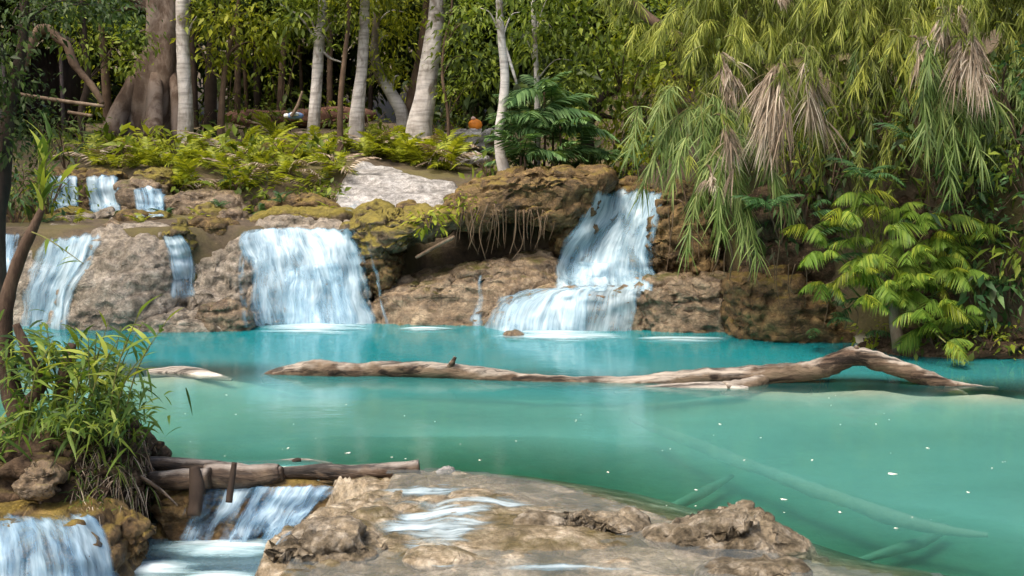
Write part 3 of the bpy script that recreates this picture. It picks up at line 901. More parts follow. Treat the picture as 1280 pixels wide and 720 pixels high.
# upper left tier
for i, (poly, Y, T, mt, lab) in enumerate([
    ([(45, 222), (62, 212), (105, 212), (118, 230), (118, 275), (45, 275)], 19.7, 0.4, 'brown', 'dark wet rock under the first of the three little upper falls'),
    ([(100, 220), (118, 212), (150, 214), (160, 240), (160, 275), (100, 275)], 19.7, 0.45, 'brown', 'dark wet rock under the middle of the three little upper falls'),
    ([(150, 232), (175, 226), (205, 232), (216, 255), (216, 280), (150, 278)], 19.3, 0.45, 'tan', 'tan wet rock under the last and lowest of the three little upper falls'),
    ([(172, 218), (190, 209), (215, 211), (224, 226), (218, 240), (185, 236)], 19.9, 0.4, 'moss', 'rounded moss-topped stone just above the little upper falls'),
    ([(66, 268), (90, 260), (115, 266), (112, 282), (72, 284)], 18.6, 0.3, 'moss', 'mossy stone at the foot of the first little upper fall'),
    ([(118, 270), (140, 264), (160, 270), (158, 286), (122, 286)], 18.4, 0.3, 'grey', 'grey stone at the foot of the middle little upper fall'),
    ([(205, 250), (235, 238), (270, 240), (300, 246), (314, 262), (300, 278), (215, 280)], 19.2, 0.5, 'tan', 'cluster of flat tan rock beside the lowest little upper fall'),
    ([(205, 290), (222, 276), (240, 284), (246, 305), (238, 325), (225, 315)], 16.0, 0.3, 'moss', 'rounded olive mossy stone on the shoulder of the big boulder'),
    ([(232, 284), (258, 272), (290, 276), (302, 292), (280, 306), (245, 306)], 16.5, 0.4, 'brown', 'small brown stone tucked above the pitted grey slope'),
    ([(300, 272), (340, 262), (400, 262), (445, 266), (450, 280), (390, 284), (310, 284)], 17.6, 0.6, 'moss', 'flat mossy sill above the wide white waterfall'),
    ([(320, 262), (345, 246), (385, 244), (420, 252), (440, 268), (330, 274)], 18.8, 0.5, 'brown', 'brown earthy rock below the fern bank')]):
    R('stone' if i > 2 else 'rock', poly, Y, T, M[mt], lab, 'rock', sub=5, seed=30 + i, lump=0.08, rough=0.04)
more = [((60, 280), 26, 'moss', 17.6, 'olive mossy stone on the terrace behind the broad blue cascade'), ((100, 276), 22, 'grey', 18.0, 'small grey stone on the terrace between the little falls and the boulder'),
        ((168, 276), 30, 'brown', 17.6, 'low brown stone on the terrace behind the big boulder'), ((200, 272), 20, 'moss', 18.0, 'little green stone on the terrace behind the narrow chute'),
        ((262, 268), 26, 'moss', 17.8, 'golden mossy stone on the terrace above the pitted slope'), ((290, 270), 20, 'tan', 17.4, 'small tan stone beside the flat mossy sill'), ((20, 278), 30, 'brown', 17.4, 'dark stone on the terrace at the foot of the dark shrubs'),
        ((140, 283), 16, 'tan', 17.0, 'pebble-like tan stone on the back edge of the big boulder'), ((470, 262), 26, 'moss', 17.9, 'mossy stone between the pale slope and the moss ledge'), ((510, 262), 22, 'brown', 17.9, 'brown stone at the foot of the pale slope behind the moss ledge')]
for i, ((x, y), w, mt, Y, lab) in enumerate(more):
    R('stone', [(x - w, y + 6), (x - w * 0.6, y - w * 0.30), (x, y - w * 0.42), (x + w * 0.7, y - w * 0.25), (x + w, y + 5), (x + w * 0.5, y + 14), (x - w * 0.6, y + 14)], Y, w * mpp(Y) * 0.8, M[mt], lab, 'rock', sub=4, seed=130 + i, lump=0.12, rough=0.03)
# pale travertine slope and slabs behind
def slope_patch(name, poly, z0, Y0, grad, mat, label, seed, step=1.2, terr=0.12):
    pg = np.array(poly, float)
    xs_, ys_ = np.arange(pg[:, 0].min() - 12, pg[:, 0].max() + 12, step), np.arange(pg[:, 1].min() - 6, pg[:, 1].max() + 8, step * 0.5)
    PX, PY = np.meshgrid(xs_, ys_)
    u, v = (PX - 640) / FPX, (360 - PY) / FPX
    dy, dz = CP + v * SP, -SP + v * CP
    k = (z0 - grad * Y0 - CAMZ) / (dz - grad * dy)
    V = np.stack([u * k, dy * k, CAMZ + dz * k], -1).reshape(-1, 3)
    q2 = np.stack([PX.ravel(), PY.ravel()], 1)
    ins = in_poly(q2, pg)
    d = seg_dist(q2, np.vstack([pg, pg[:1]])) * np.where(ins, 1, -1)
    d = d + 5 * fbm(V * 2.0, 3, seed + 4)
    n_ = fbm(V * (0.9, 0.5, 0.9), 3, seed)
    q = (V[:, 1] * 1.6 + 2.2 * n_)
    ter = np.floor(q) + sstep(0.55, 1.0, q - np.floor(q)) - q
    V[:, 2] += terr * 1.3 * ter + 0.07 * n_ + 0.03 * fbm(V * 4, 4, seed + 2, ridged=True) + 0.012 * fbm(V * 14, 3, seed + 6)
    V[:, 2] += -0.35 * sstep(7, -9, d) 
    F = grid_faces(len(xs_), len(ys_))[:, ::-1]
    F = F[(d > -10)[F].all(1)]
    used = np.unique(F); rm = -np.ones(len(V), int); rm[used] = np.arange(len(used))
    V, F = V[used], rm[F].astype(np.int32)
    o = world_obj(name, V, F, mat)
    SOLID.append((V, np.vstack([F[:, [0, 1, 2]], F[:, [0, 2, 3]]])))
    return tag(o, label, 'rock')
SLOPE_ARGS = ('rock_slope', [(414, 260), (420, 236), (432, 206), (452, 196), (490, 200), (540, 216), (590, 230), (614, 246), (606, 258), (560, 262), (480, 264)], 1.64, 18.6, 0.34, M['pale'],
  'broad pale grey travertine slope stepping up to the forest', 50)
R('stone_slab', [(552, 166), (575, 162), (616, 163), (624, 178), (612, 190), (560, 188)], 24.0, 0.5, M['pale'],
  'upper whitish rock slab with the orange bag on it', 'rock', sub=5, seed=52, lump=0.05)
R('stone_slab', [(550, 196), (565, 190), (600, 191), (612, 200), (600, 210), (556, 209)], 22.5, 0.4, M['pale'],
  'lower whitish rock slab between ferns and the slender trunk', 'rock', sub=5, seed=53, lump=0.05)
# ------------------------------------------------------------------ foreground travertine shelf
slope_patch(*SLOPE_ARGS)
shelf = world_obj('rock_shelf', sV, shF, M['shelf'])
tag(shelf, 'broad wet sandy-coloured travertine shelf spilling from the pool', 'rock')
SOLID.append((sV, np.vstack([shF[:, [0, 1, 2]], shF[:, [0, 2, 3]]])))

fx, fy = np.arange(-1.2, 2.6, 0.05), np.arange(4.3, 7.6, 0.05)
FXg, FYg = np.meshgrid(fx, fy)
fq = np.stack([FXg.ravel(), FYg.ravel()], 1)
fin = in_poly(fq, shelf_poly) & (np.minimum(seg_dist(fq, pool_edge), seg_dist(fq, stream_edge)) > 0.12)
fV = np.column_stack([fq, 0.056 + 0.012 * fbm(np.column_stack([fq * 0.9, np.zeros(len(fq))]), 2, 8)])
fF = grid_faces(len(fx), len(fy)); fF = fF[fin[fF].all(1)]
used = np.unique(fF); rm = -np.ones(len(fV), int); rm[used] = np.arange(len(used))
M['film'] = pool_mat('water_film', (0.45, 0.55, 0.58), 0.10, (0.9, 0.95, 0.95), 0.0, ripple=5.0, rough=0.10)
o = link('water_film', new_mesh('water_film', fV[used], rm[fF].astype(np.int32), tint=np.ones(len(used))), M['film'])
tag(o, 'clear shallow water lying in the hollows of the travertine shelf', 'water', kind='structure')
R('ridge_rock', [(790, 700), (812, 668), (855, 652), (905, 638), (942, 640), (962, 656), (1005, 678), (1045, 700), (1000, 716), (850, 718)], 5.95, 0.24, M['ridge'],
  'highest craggy mossy hump at the end of the shelf ridge', 'rock', sub=6, seed=80, lump=0.08, rough=0.03, strata=0.02, box=0.8)
R('ridge_rock', [(640, 655), (665, 640), (720, 638), (790, 646), (830, 660), (840, 690), (780, 700), (690, 690), (650, 672)], 6.15, 0.22, M['ridge'],
  'low knobbly moss-streaked ridge rock in the middle of the shelf', 'rock', sub=6, seed=81, lump=0.08, rough=0.03, strata=0.02, box=0.8)
R('ridge_rock', [(330, 710), (345, 685), (385, 655), (430, 655), (470, 680), (490, 720), (480, 760), (330, 770)], 5.75, 0.25, M['ridge'],
  'dark crumbly rock corner of the shelf hanging over the stream', 'rock', sub=6, seed=82, lump=0.08, rough=0.035, strata=0.03)
for i, (poly, Y, T, mt, lab) in enumerate([
    ([(480, 712), (520, 690), (575, 688), (610, 705), (600, 740), (490, 745)], 5.6, 0.16, 'shelf', 'rounded wet tan lump low on the shelf beside its dark corner'),
    ([(870, 716), (900, 700), (960, 697), (1010, 708), (1010, 740), (880, 740)], 5.45, 0.14, 'ridge', 'pale rippled rock at the front foot of the craggy hump'),
    ([(548, 592), (556, 587), (566, 588), (570, 596), (560, 600), (550, 598)], 7.5, 0.04, 'pale', 'tiny white pebble on the pool edge of the shelf'),
    ([(425, 640), (450, 625), (500, 618), (530, 628), (510, 645), (450, 652)], 6.75, 0.15, 'shelf', 'yellowish wet rock lip beside the log dam falls')]):
    R('stone', poly, Y, T, M[mt], lab, 'rock', sub=5, seed=84 + i, lump=0.06, rough=0.018, strata=0.01)

# dam rock, left bank mound and cascade rock
R('dam_rock', [(190, 610), (230, 598), (300, 598), (400, 600), (455, 602), (470, 620), (440, 660), (410, 700), (250, 705), (195, 690)], 7.5, 0.22, M['brown'],
  'dark wet rock wall under the log dam', 'rock', sub=6, seed=90, lump=0.06, rough=0.035, lean=0.25)
R('earth_bank', [(-90, 600), (-60, 545), (0, 535), (60, 525), (120, 530), (165, 552), (186, 585), (188, 640), (178, 700), (140, 715), (110, 660), (50, 640), (-60, 650)], 7.45, 0.6, M['soil'],
  'dark root-bound earth mound carrying the reedy bush', 'earth bank', sub=6, seed=91, lump=0.07, rough=0.05, centre=(110, 600))
R('cascade_rock', [(-120, 660), (-40, 648), (60, 644), (105, 650), (135, 672), (150, 705), (158, 790), (-120, 800)], 6.45, 0.5, M['brown'],
  'wet rock step under the blue cascade at the foot of the earth mound', 'rock', sub=6, seed=92, lump=0.04, rough=0.03, lean=0.7, box=0.5)
R('stone', [(28, 600), (40, 582), (60, 580), (75, 598), (70, 618), (35, 618)], 6.75, 0.12, M['tan'],
  'knobbly yellow-brown stone at the foot of the earth mound', 'rock', sub=5, seed=93, rough=0.025)
R('stone', [(150, 690), (152, 655), (165, 640), (180, 655), (185, 690), (172, 705)], 6.75, 0.12, M['brown'],
  'upright brown stone between the blue cascade and the dam falls', 'rock', sub=5, seed=94, rough=0.025)

# ------------------------------------------------------------------ what water and plants rest on
def make_bvh():
    V, F = join(SOLID)
    return BVHTree.FromPolygons([tuple(v) for v in V.tolist()], F.tolist(), all_triangles=True)
BVH = make_bvh()
def hit(x, y, default=None):
    d = ray(x, y)
    h = BVH.ray_cast(Vector((0, 0, CAMZ)), Vector(d).normalized())
    if h[0] is None:
        return default
    return np.array(h[0])
def drop(X, Y, z=30.0):
    h = BVH.ray_cast(Vector((X, Y, z)), Vector((0, 0, -1)))
    return float(h[0].z) if h[0] is not None else 0.0

# ------------------------------------------------------------------ waterfalls
def veil(rows, off=0.04, ns=40, nt_=60, smooth=6, shift=0.0, bulge=0.03, seed=0, edge=4.5, top_fade=0.10, bot_fade=0.0, jit=11.0, arc=0.0):
    """a sheet of water laid over the rock: rows = [((xl, yl), (xr, yr)), ...] from the lip down"""
    rows = np.array(rows, float)
    k = np.linspace(0, 1, len(rows))
    t = np.linspace(0, 1, nt_)
    def cub(a):
        Q = catmull(a, 16)
        return np.stack([np.interp(t, np.linspace(0, 1, len(Q)), Q[:, i]) for i in range(2)], 1)
    Lp, Rp = cub(rows[:, 0]), cub(rows[:, 1])
    s = np.linspace(0, 1, ns)
    PX = Lp[:, None] * (1 - s[None, :, None]) + Rp[:, None] * s[None, :, None]
    qq = np.stack([PX[..., 0] * 0.03, PX[..., 1] * 0.02, np.full(PX.shape[:2], seed * 3.1)], -1).reshape(-1, 3)
    PX[..., 0] += jit * fbm(qq, 3, seed + 31).reshape(nt_, ns)
    PX[..., 1] += jit * 0.7 * fbm(qq * 2, 3, seed + 41).reshape(nt_, ns)
    PX[..., 1] += arc * (4 * s * (1 - s))[None, :] * (1 - t)[:, None] ** 2
    D = np.full((nt_, ns), np.nan)
    for i in range(nt_):
        for j in range(ns):
            h = hit(*PX[i, j])
            if h is not None:
                D[i, j] = h[1]
    # holes and far hits take their neighbours' depth
    med = np.nanmedian(D)
    D = np.where(np.isnan(D) | (np.abs(D - med) > 2.5), med, D)
    raw = D.copy()
    for _ in range(smooth * 2):
        E = np.pad(D, 1, mode='edge')
        D = (E[:-2, 1:-1] + E[2:, 1:-1] + E[1:-1, :-2] + E[1:-1, 2:] + 2 * E[1:-1, 1:-1]) / 6
    V = np.zeros((nt_, ns, 3))
    for i in range(nt_):
        for j in range(ns):
            V[i, j] = pix(PX[i, j, 0], PX[i, j, 1], D[i, j] - off)
    wid = np.linalg.norm(V[:, -1] - V[:, 0], axis=1).mean()
    ln = np.linalg.norm(np.diff(V.mean(1), axis=0), axis=1)
    acc = np.concatenate([[0], np.cumsum(ln)])
    S, T = np.meshgrid(s, t)
    q = np.stack([S * wid * 9 + seed, np.repeat(acc[:, None], ns, 1) * 1.2, np.full_like(S, seed * 1.7)], -1).reshape(-1, 3)
    V[..., 1] -= bulge * np.clip(fbm(q, 2, seed).reshape(nt_, ns) + 0.3, 0, 1)
    nz = fbm(np.stack([S * 5, T * 3, np.full_like(S, seed)], -1).reshape(-1, 3), 3, seed + 5).reshape(nt_, ns)
    cov = np.clip(np.minimum(S, 1 - S) * edge + 0.9 * nz * (1 - np.clip(np.minimum(S, 1 - S) * edge * 0.5, 0, 1)), 0, 1)
    cov = cov * np.clip(np.minimum(S, 1 - S) * 25, 0, 1)
    if top_fade:
        tn = fbm(np.stack([S * wid * 4, S * 0, np.full_like(S, seed * 2.3)], -1).reshape(-1, 3), 3, seed + 55).reshape(nt_, ns)
        cov = cov * np.clip((T - 0.10 * np.clip(tn + 0.25, 0, 1)) / top_fade, 0, 1)
    if bot_fade: cov = cov * np.clip((1 - T) / bot_fade, 0, 1)
    flow = np.stack([S * wid + shift, np.repeat(acc[:, None], ns, 1) + shift * 0.37, cov], -1).reshape(-1, 3)
    return V.reshape(-1, 3), grid_faces(ns, nt_), flow

def waterfall(name, label, veils, foam=None, group=None):
    """veils = [(rows, material, options)]"""
    built = [(veil(r, **o), mt) for r, mt, o in veils]
    allV = np.vstack([b[0][0] for b in built])
    lo, hi = allV.min(0), allV.max(0)
    t = thing(name, ((lo[0] + hi[0]) / 2, (lo[1] + hi[1]) / 2, lo[2]), label, 'waterfall', group)
    for (V, F, fl), mt in built:
        world_obj('water_veil', V, F, M[mt], t, uv=fl)
    for (cx, cy, rx, ry, z) in (foam or []):
        c = gz(cx, cy, z)
        n, mm = 64, 16
        a = np.linspace(0, 2 * math.pi, n, endpoint=False)
        rr = np.linspace(0, 1, mm)
        px, py = mpp(c[1]) * rx, abs(gz(cx, cy - ry, z)[1] - gz(cx, cy + ry, z)[1]) / 2
        A, RR = np.meshgrid(a, rr)
        wob = 1 + 0.25 * fbm(np.stack([np.cos(A) * 1.5, np.sin(A) * 1.5, A * 0 + cx], -1).reshape(-1, 3), 3, 5).reshape(A.shape)
        V = np.stack([c[0] + px * RR * wob * np.cos(A), c[1] + py * RR * wob * np.sin(A), z + 0.012 + 0.03 * (1 - RR) ** 2], -1)
        cov = 1 - RR ** 1.5
        fl = np.stack([V[..., 0], V[..., 1], cov], -1).reshape(-1, 3)
        i = np.arange(mm - 1)[:, None] * n; j = np.arange(n)[None]; j2 = (j + 1) % n
        F = np.stack([i + j, i + j2, i + n + j2, i + n + j], -1).reshape(-1, 4).astype(np.int32)
        world_obj('foam', V.reshape(-1, 3), F, M['foam'], t, uv=fl)
    return t

A = [((288, 287), (446, 285)), ((284, 303), (458, 303)), ((296, 340), (470, 340)), ((306, 408), (486, 408))]
waterfall('waterfall', 'widest white waterfall veiling the rounded rock face into the pool', [
    (A, 'fall', dict(off=0.035, seed=1, nt_=60, ns=60, edge=9, arc=-7, jit=16)),
    (A, 'fall', dict(off=0.08, seed=2, shift=3.3, nt_=60, ns=60, edge=7, arc=-7, jit=18)),
    ([((345, 330), (440, 320)), ((335, 360), (455, 350)), ((328, 407), (474, 407))], 'thinfall', dict(off=0.10, seed=3, shift=7.1)),
    ([((296, 300), (318, 296)), ((286, 340), (316, 336)), ((288, 380), (318, 378)), ((296, 410), (326, 410))], 'thinfall', dict(off=0.03, seed=51, ns=20, edge=2.4)),
    ([((446, 292), (462, 296)), ((456, 320), (474, 326)), ((466, 360), (484, 364)), ((472, 408), (492, 408))], 'thinfall', dict(off=0.03, seed=52, ns=20, edge=2.4))],
    foam=[(400, 411, 120, 14, 0.0), (395, 408, 95, 7, 0.008)])
B1 = [((736, 231), (842, 228)), ((724, 262), (836, 258)), ((700, 300), (826, 300)), ((686, 335), (822, 335)), ((684, 362), (826, 362))]
B2 = [((676, 358), (812, 355)), ((634, 366), (812, 362)), ((602, 385), (812, 380)), ((586, 418), (808, 419))]
waterfall('waterfall', 'stepped blue-white waterfall fanning over a low dome into the pool', [
    (B1, 'fall', dict(off=0.04, seed=4, nt_=60, ns=44, edge=8)),
    (B1, 'fall', dict(off=0.09, seed=5, shift=5.1, nt_=60, ns=44, edge=8)),
    (B2, 'fall', dict(off=0.03, seed=6, nt_=46, ns=70, edge=8)),
    ([((676, 358), (780, 356)), ((634, 366), (752, 362)), ((602, 385), (748, 380)), ((586, 418), (744, 419))], 'fall', dict(off=0.07, seed=7, shift=2.2, nt_=46, ns=60, edge=8)),
    ([((700, 325), (770, 325)), ((700, 345), (775, 345)), ((695, 362), (770, 362))], 'fall', dict(off=0.10, seed=8, shift=4.2))],
    foam=[(700, 421, 135, 14, 0.0), (690, 418, 110, 7, 0.008), (850, 425, 100, 5, 0.0), (530, 412, 60, 4, 0.0)])
waterfall('waterfall', 'thin trickle running down the layered tan slab', [
    ([((590, 336), (612, 336)), ((584, 370), (616, 370)), ((572, 408), (622, 408))], 'fall', dict(off=0.02, seed=9, ns=20, edge=2.0))])
waterfall('waterfall', 'narrow white chute down the side of the big boulder', [
    ([((198, 290), (232, 287)), ((206, 318), (246, 314)), ((210, 350), (250, 348)), ((204, 388), (258, 382))], 'fall', dict(off=0.03, seed=10, ns=24, edge=4.5, bot_fade=0.15)),
    ([((198, 290), (232, 287)), ((206, 318), (246, 314)), ((210, 350), (250, 348))], 'fall', dict(off=0.06, seed=11, ns=24, shift=2, edge=4.5))])
waterfall('waterfall', 'broad blue cascade sliding down behind the reedy bush', [
    ([((44, 285), (146, 281)), ((30, 330), (130, 325)), ((20, 370), (102, 365)), ((14, 420), (92, 420))], 'fall', dict(off=0.03, seed=12, edge=6)),
    ([((56, 286), (130, 282)), ((42, 330), (115, 325)), ((30, 370), (88, 365)), ((26, 420), (80, 420))], 'fall', dict(off=0.08, seed=13, shift=1.5, edge=6))])
waterfall('waterfall', 'small deep blue fall beside the leaning trunk of the reedy bush', [
    ([((-30, 284), (30, 284)), ((-30, 320), (25, 320)), ((-30, 360), (20, 360))], 'blue_fall', dict(off=0.03, seed=14)),
    ([((-30, 284), (30, 284)), ((-30, 320), (25, 320)), ((-30, 360), (20, 360))], 'blue_fall', dict(off=0.08, seed=15, shift=2))])
for i, (rows, lab) in enumerate([
    ([((54, 215), (102, 214)), ((56, 240), (103, 240)), ((60, 264), (104, 264))], 'first of three little upper falls, nearest the dark undergrowth'),
    ([((102, 215), (150, 215)), ((105, 240), (153, 240)), ((110, 266), (155, 266))], 'middle one of three little upper falls above the boulders'),
    ([((160, 232), (206, 232)), ((166, 252), (213, 250)), ((170, 271), (212, 270))], 'last and lowest of three little upper falls, beside the moss-topped stone')]):
    waterfall('waterfall', lab, [(rows, 'blue_fall', dict(off=0.03, seed=20 + i, ns=24, nt_=30, edge=7)), (rows, 'fall', dict(off=0.07, seed=24 + i, shift=i * 2.7, ns=24, nt_=30, edge=6))])
waterfall('waterfall', 'faint water slide at the foot of the pale travertine slope', [
    ([((440, 248), (452, 250)), ((428, 262), (442, 264))], 'thinfall', dict(off=0.02, seed=28, ns=12, nt_=16))])
Dm = [((196, 603), (468, 598)), ((190, 625), (450, 622)), ((184, 650), (418, 648)), ((178, 682), (390, 680))]
waterfall('waterfall', 'short blue falls spilling under the log dam', [
    (Dm, 'dam_fall', dict(off=0.02, seed=30, ns=90, nt_=40, bulge=0.05)),
    ([((300, 600), (440, 602)), ((280, 625), (432, 622)), ((270, 650), (405, 648)), ((262, 678), (385, 676))], 'dam_fall', dict(off=0.06, seed=31, ns=60, nt_=40, shift=3, bulge=0.05))],
    foam=[(285, 686, 150, 26, -0.42), (270, 692, 130, 16, -0.41)])
Cs = [((-60, 632), (105, 632)), ((-60, 655), (138, 648)), ((-60, 690), (158, 690)), ((-60, 740), (166, 740))]
waterfall('waterfall', 'blue streaming cascade at the foot of the earth mound', [
    (Cs, 'blue_fall', dict(off=0.025, seed=33, ns=70, nt_=40, top_fade=0.3, edge=10)),
    (Cs, 'dam_fall', dict(off=0.05, seed=34, ns=70, nt_=40, shift=4, top_fade=0.25, edge=10))],
    foam=[(190, 712, 110, 20, -0.42), (270, 726, 90, 18, -0.42)])
rif = np.array([gz(x, y, 0.04)[:2] for x, y in [(440, 602), (560, 596), (660, 604), (720, 624), (700, 650), (660, 680), (780, 694), (920, 700), (1060, 712), (1060, 740), (520, 740), (440, 716), (425, 690), (405, 662), (425, 626)]])
rx_, ry_ = np.arange(rif[:, 0].min(), rif[:, 0].max(), 0.018), np.arange(rif[:, 1].min(), rif[:, 1].max(), 0.025)
RXg, RYg = np.meshgrid(rx_, ry_)
rq = np.stack([RXg.ravel(), RYg.ravel()], 1)
rin = in_poly(rq, rif)
rd = seg_dist(rq, np.vstack([rif, rif[:1]])) * rin
rz = np.maximum(shelf_z(rq[:, 0], rq[:, 1]), 0.05)
rz = rz.reshape(RXg.shape)
for _ in range(4):
    E = np.pad(rz, 1, mode='edge'); rz = (E[:-2, 1:-1] + E[2:, 1:-1] + E[1:-1, :-2] + E[1:-1, 2:] + E[1:-1, 1:-1]) / 5
rcov = np.clip(sstep(0.0, 0.45, rd + 0.2 * fbm(np.column_stack([rq * 2.5, rq[:, :1] * 0]), 3, 97) * (rd > 0)) * (0.80 + 1.5 * fbm(np.column_stack([rq * (1.5, 2.4), rq[:, :1] * 0]), 4, 91)), 0, 1)
rV = np.column_stack([rq, rz.ravel() + 0.012])
rF = grid_faces(len(rx_), len(ry_)); rF = rF[(rd > 0)[rF].all(1)]
used = np.unique(rF); rm = -np.ones(len(rV), int); rm[used] = np.arange(len(used))
M['riffle'] = fall_mat('white_riffle', across=4.0, along=9.0, lo=0.36, hi=0.60, blue=(0.20, 0.45, 0.58), white=(0.80, 0.90, 0.94))
o = world_obj('shallow_riffle', rV[used], rm[rF].astype(np.int32), M['riffle'], uv=np.column_stack([rq + 0.15 * np.stack([fbm(np.column_stack([rq * 3, rq[:, :1] * 0]), 2, 95), fbm(np.column_stack([rq * 3, rq[:, :1] * 0]), 2, 96)], 1), rcov])[used])
tag(o, 'thin white riffles sliding across the travertine shelf', 'riffle')

# ------------------------------------------------------------------ logs
def log(name, pts, mat, label, z=None, ns=14, n=8, knob=0.12, seed=0, extra=(), flat=1.0, group=None, bark=0.18):
    """pts = [(x, y, radius in px)] at water level z, or with a depth as fourth value"""
    def conv(pts):
        P, Rr = [], []
        for p in pts:
            q = gz(p[0], p[1], z) if len(p) == 3 else pix(p[0], p[1], p[3])
            P.append(q); Rr.append(p[2] * mpp(q[1]))
        return P, Rr
    P, Rr = conv(pts)
    V, F = tube(P, Rr, ns, n, knob, seed, flat, bark=bark)
    if not extra:
        o = world_obj(name, V, F, mat)
        return tag(o, label, 'log', group)
    lo, hi = V.min(0), V.max(0)
    t = thing(name, ((lo[0] + hi[0]) / 2, (lo[1] + hi[1]) / 2, lo[2]), label, 'log', group)
    world_obj('trunk', V, F, mat, t)
    for nm, e in extra:
        P, Rr = conv(e)
        V, F = tube(P, Rr, 12, 8, knob, seed + 1, bark=bark)
        world_obj(nm, V, F, mat, t)
    return t

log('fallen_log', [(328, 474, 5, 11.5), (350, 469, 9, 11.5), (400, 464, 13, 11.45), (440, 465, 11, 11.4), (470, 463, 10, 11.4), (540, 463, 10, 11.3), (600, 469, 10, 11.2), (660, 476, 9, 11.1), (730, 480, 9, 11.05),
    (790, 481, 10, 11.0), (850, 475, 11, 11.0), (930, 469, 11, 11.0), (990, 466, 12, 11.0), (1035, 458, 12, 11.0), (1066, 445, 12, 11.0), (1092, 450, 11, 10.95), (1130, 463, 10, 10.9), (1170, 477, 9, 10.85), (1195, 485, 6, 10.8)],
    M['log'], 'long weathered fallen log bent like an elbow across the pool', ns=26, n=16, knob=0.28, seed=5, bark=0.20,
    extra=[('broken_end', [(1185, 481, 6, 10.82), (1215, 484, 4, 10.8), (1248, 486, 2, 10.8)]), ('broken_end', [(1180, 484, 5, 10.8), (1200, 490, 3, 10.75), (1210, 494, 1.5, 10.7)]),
           ('branch_stub', [(955, 476, 9, 10.95), (930, 483, 10, 10.8), (905, 485, 9, 10.7)]), ('branch_stub', [(560, 462, 5, 11.25), (566, 452, 3, 11.2), (569, 446, 2, 11.2)]), ('branch_stub', [(1066, 446, 6, 11.0), (1070, 436, 3.5, 10.97), (1071, 432, 2, 10.97)])])
M['paleslog'] = bark_mat('bleached_driftwood', (0.16, 0.135, 0.105), (0.34, 0.30, 0.25), (0.54, 0.50, 0.44), 9, 1.0, lie=True, bump=1.0)
log('driftwood', [(185, 466, 6, 11.6), (215, 464, 10, 11.6), (245, 466, 10, 11.5), (270, 471, 7, 11.4), (290, 475, 3, 11.35)], M['paleslog'], 'flat whitish driftwood piece awash beside the reedy bush', ns=20, n=12, knob=0.25, seed=61, flat=0.55, bark=0.15)
log('driftwood', [(768, 491, 3, 10.75), (800, 488, 7, 10.75), (850, 484, 9, 10.75), (905, 483, 9, 10.72), (935, 486, 5, 10.7)], M['paleslog'], 'flat whitish driftwood piece awash under the long fallen log', ns=20, n=12, knob=0.25, seed=62, flat=0.5, bark=0.15)
log('dam_log', [(178, 580, 10, 7.6), (230, 583, 10, 7.6), (290, 588, 10, 7.58), (312, 590, 8, 7.56)], M['wetlog'], 'thick pale-topped log at the bank end of the dam', knob=0.12, seed=6)
log('dam_log', [(186, 602, 11, 7.35), (230, 599, 13, 7.32), (262, 598, 13, 7.3)], M['wetlog'], 'short stout log end lying below the pale-topped dam log', knob=0.12, seed=7)
log('dam_log', [(256, 595, 16, 7.42), (300, 596, 15, 7.42), (345, 592, 12, 7.44), (354, 590, 7, 7.44)], M['wetlog'], 'thick rounded log in the middle of the dam', knob=0.1, seed=8)
log('dam_log', [(340, 592, 7, 7.5), (400, 590, 10, 7.5), (440, 591, 10, 7.5), (490, 588, 10, 7.5), (524, 584, 9, 7.5)], M['wetlog'], 'long brown log reaching from the dam onto the shelf', knob=0.1, seed=9)
log('driftwood', [(296, 580, 3, 7.85), (340, 579, 4, 7.85), (380, 577, 4, 7.85), (415, 580, 2, 7.85)], M['wetlog'], 'thin dark branch lying along the top of the dam', knob=0.15, seed=10)
log('driftwood', [(366, 577, 3, 7.8), (372, 575, 3, 7.8), (376, 575, 2, 7.8)], M['bark_dark'], 'tiny black stick end on top of the dam', seed=11)
log('dam_post', [(243, 584, 6, 7.25), (246, 610, 9, 7.2), (243, 645, 8, 7.15)], M['bark_dark'], 'black wet stump standing against the dam', seed=12)
log('dam_post', [(293, 578, 3, 7.2), (290, 600, 4, 7.18), (286, 628, 4, 7.15)], M['bark_dark'], 'dark stick propped upright against the dam', seed=13)
log('driftwood', [(176, 596, 2.5, 7.2), (200, 612, 2, 7.15), (222, 632, 1.2, 7.1)], M['log'], 'thin bare root stick reaching from the mound to the dam falls', seed=14)
log('sunken_log', [(790, 523, 4), (820, 536, 6), (870, 555, 7), (915, 574, 8), (960, 590, 7), (1010, 610, 9), (1060, 627, 8), (1100, 642, 10), (1145, 655, 8), (1190, 664, 6), (1235, 669, 3)], M['sunklog'], 'long silted log lying sunken across the near pool', z=-0.23, knob=0.25, seed=15)
log('sunken_log', [(1180, 660, 7), (1150, 678, 7), (1110, 690, 6), (1060, 705, 3)], M['sunklog'], 'short silted log sunken where the long sunken log ends', z=-0.42, knob=0.2, seed=16)
log('sunken_log', [(830, 640, 6), (880, 615, 6), (915, 595, 3)], M['sunklog'], 'faint sunken branch beside the shelf edge', z=-0.42, knob=0.2, seed=17)

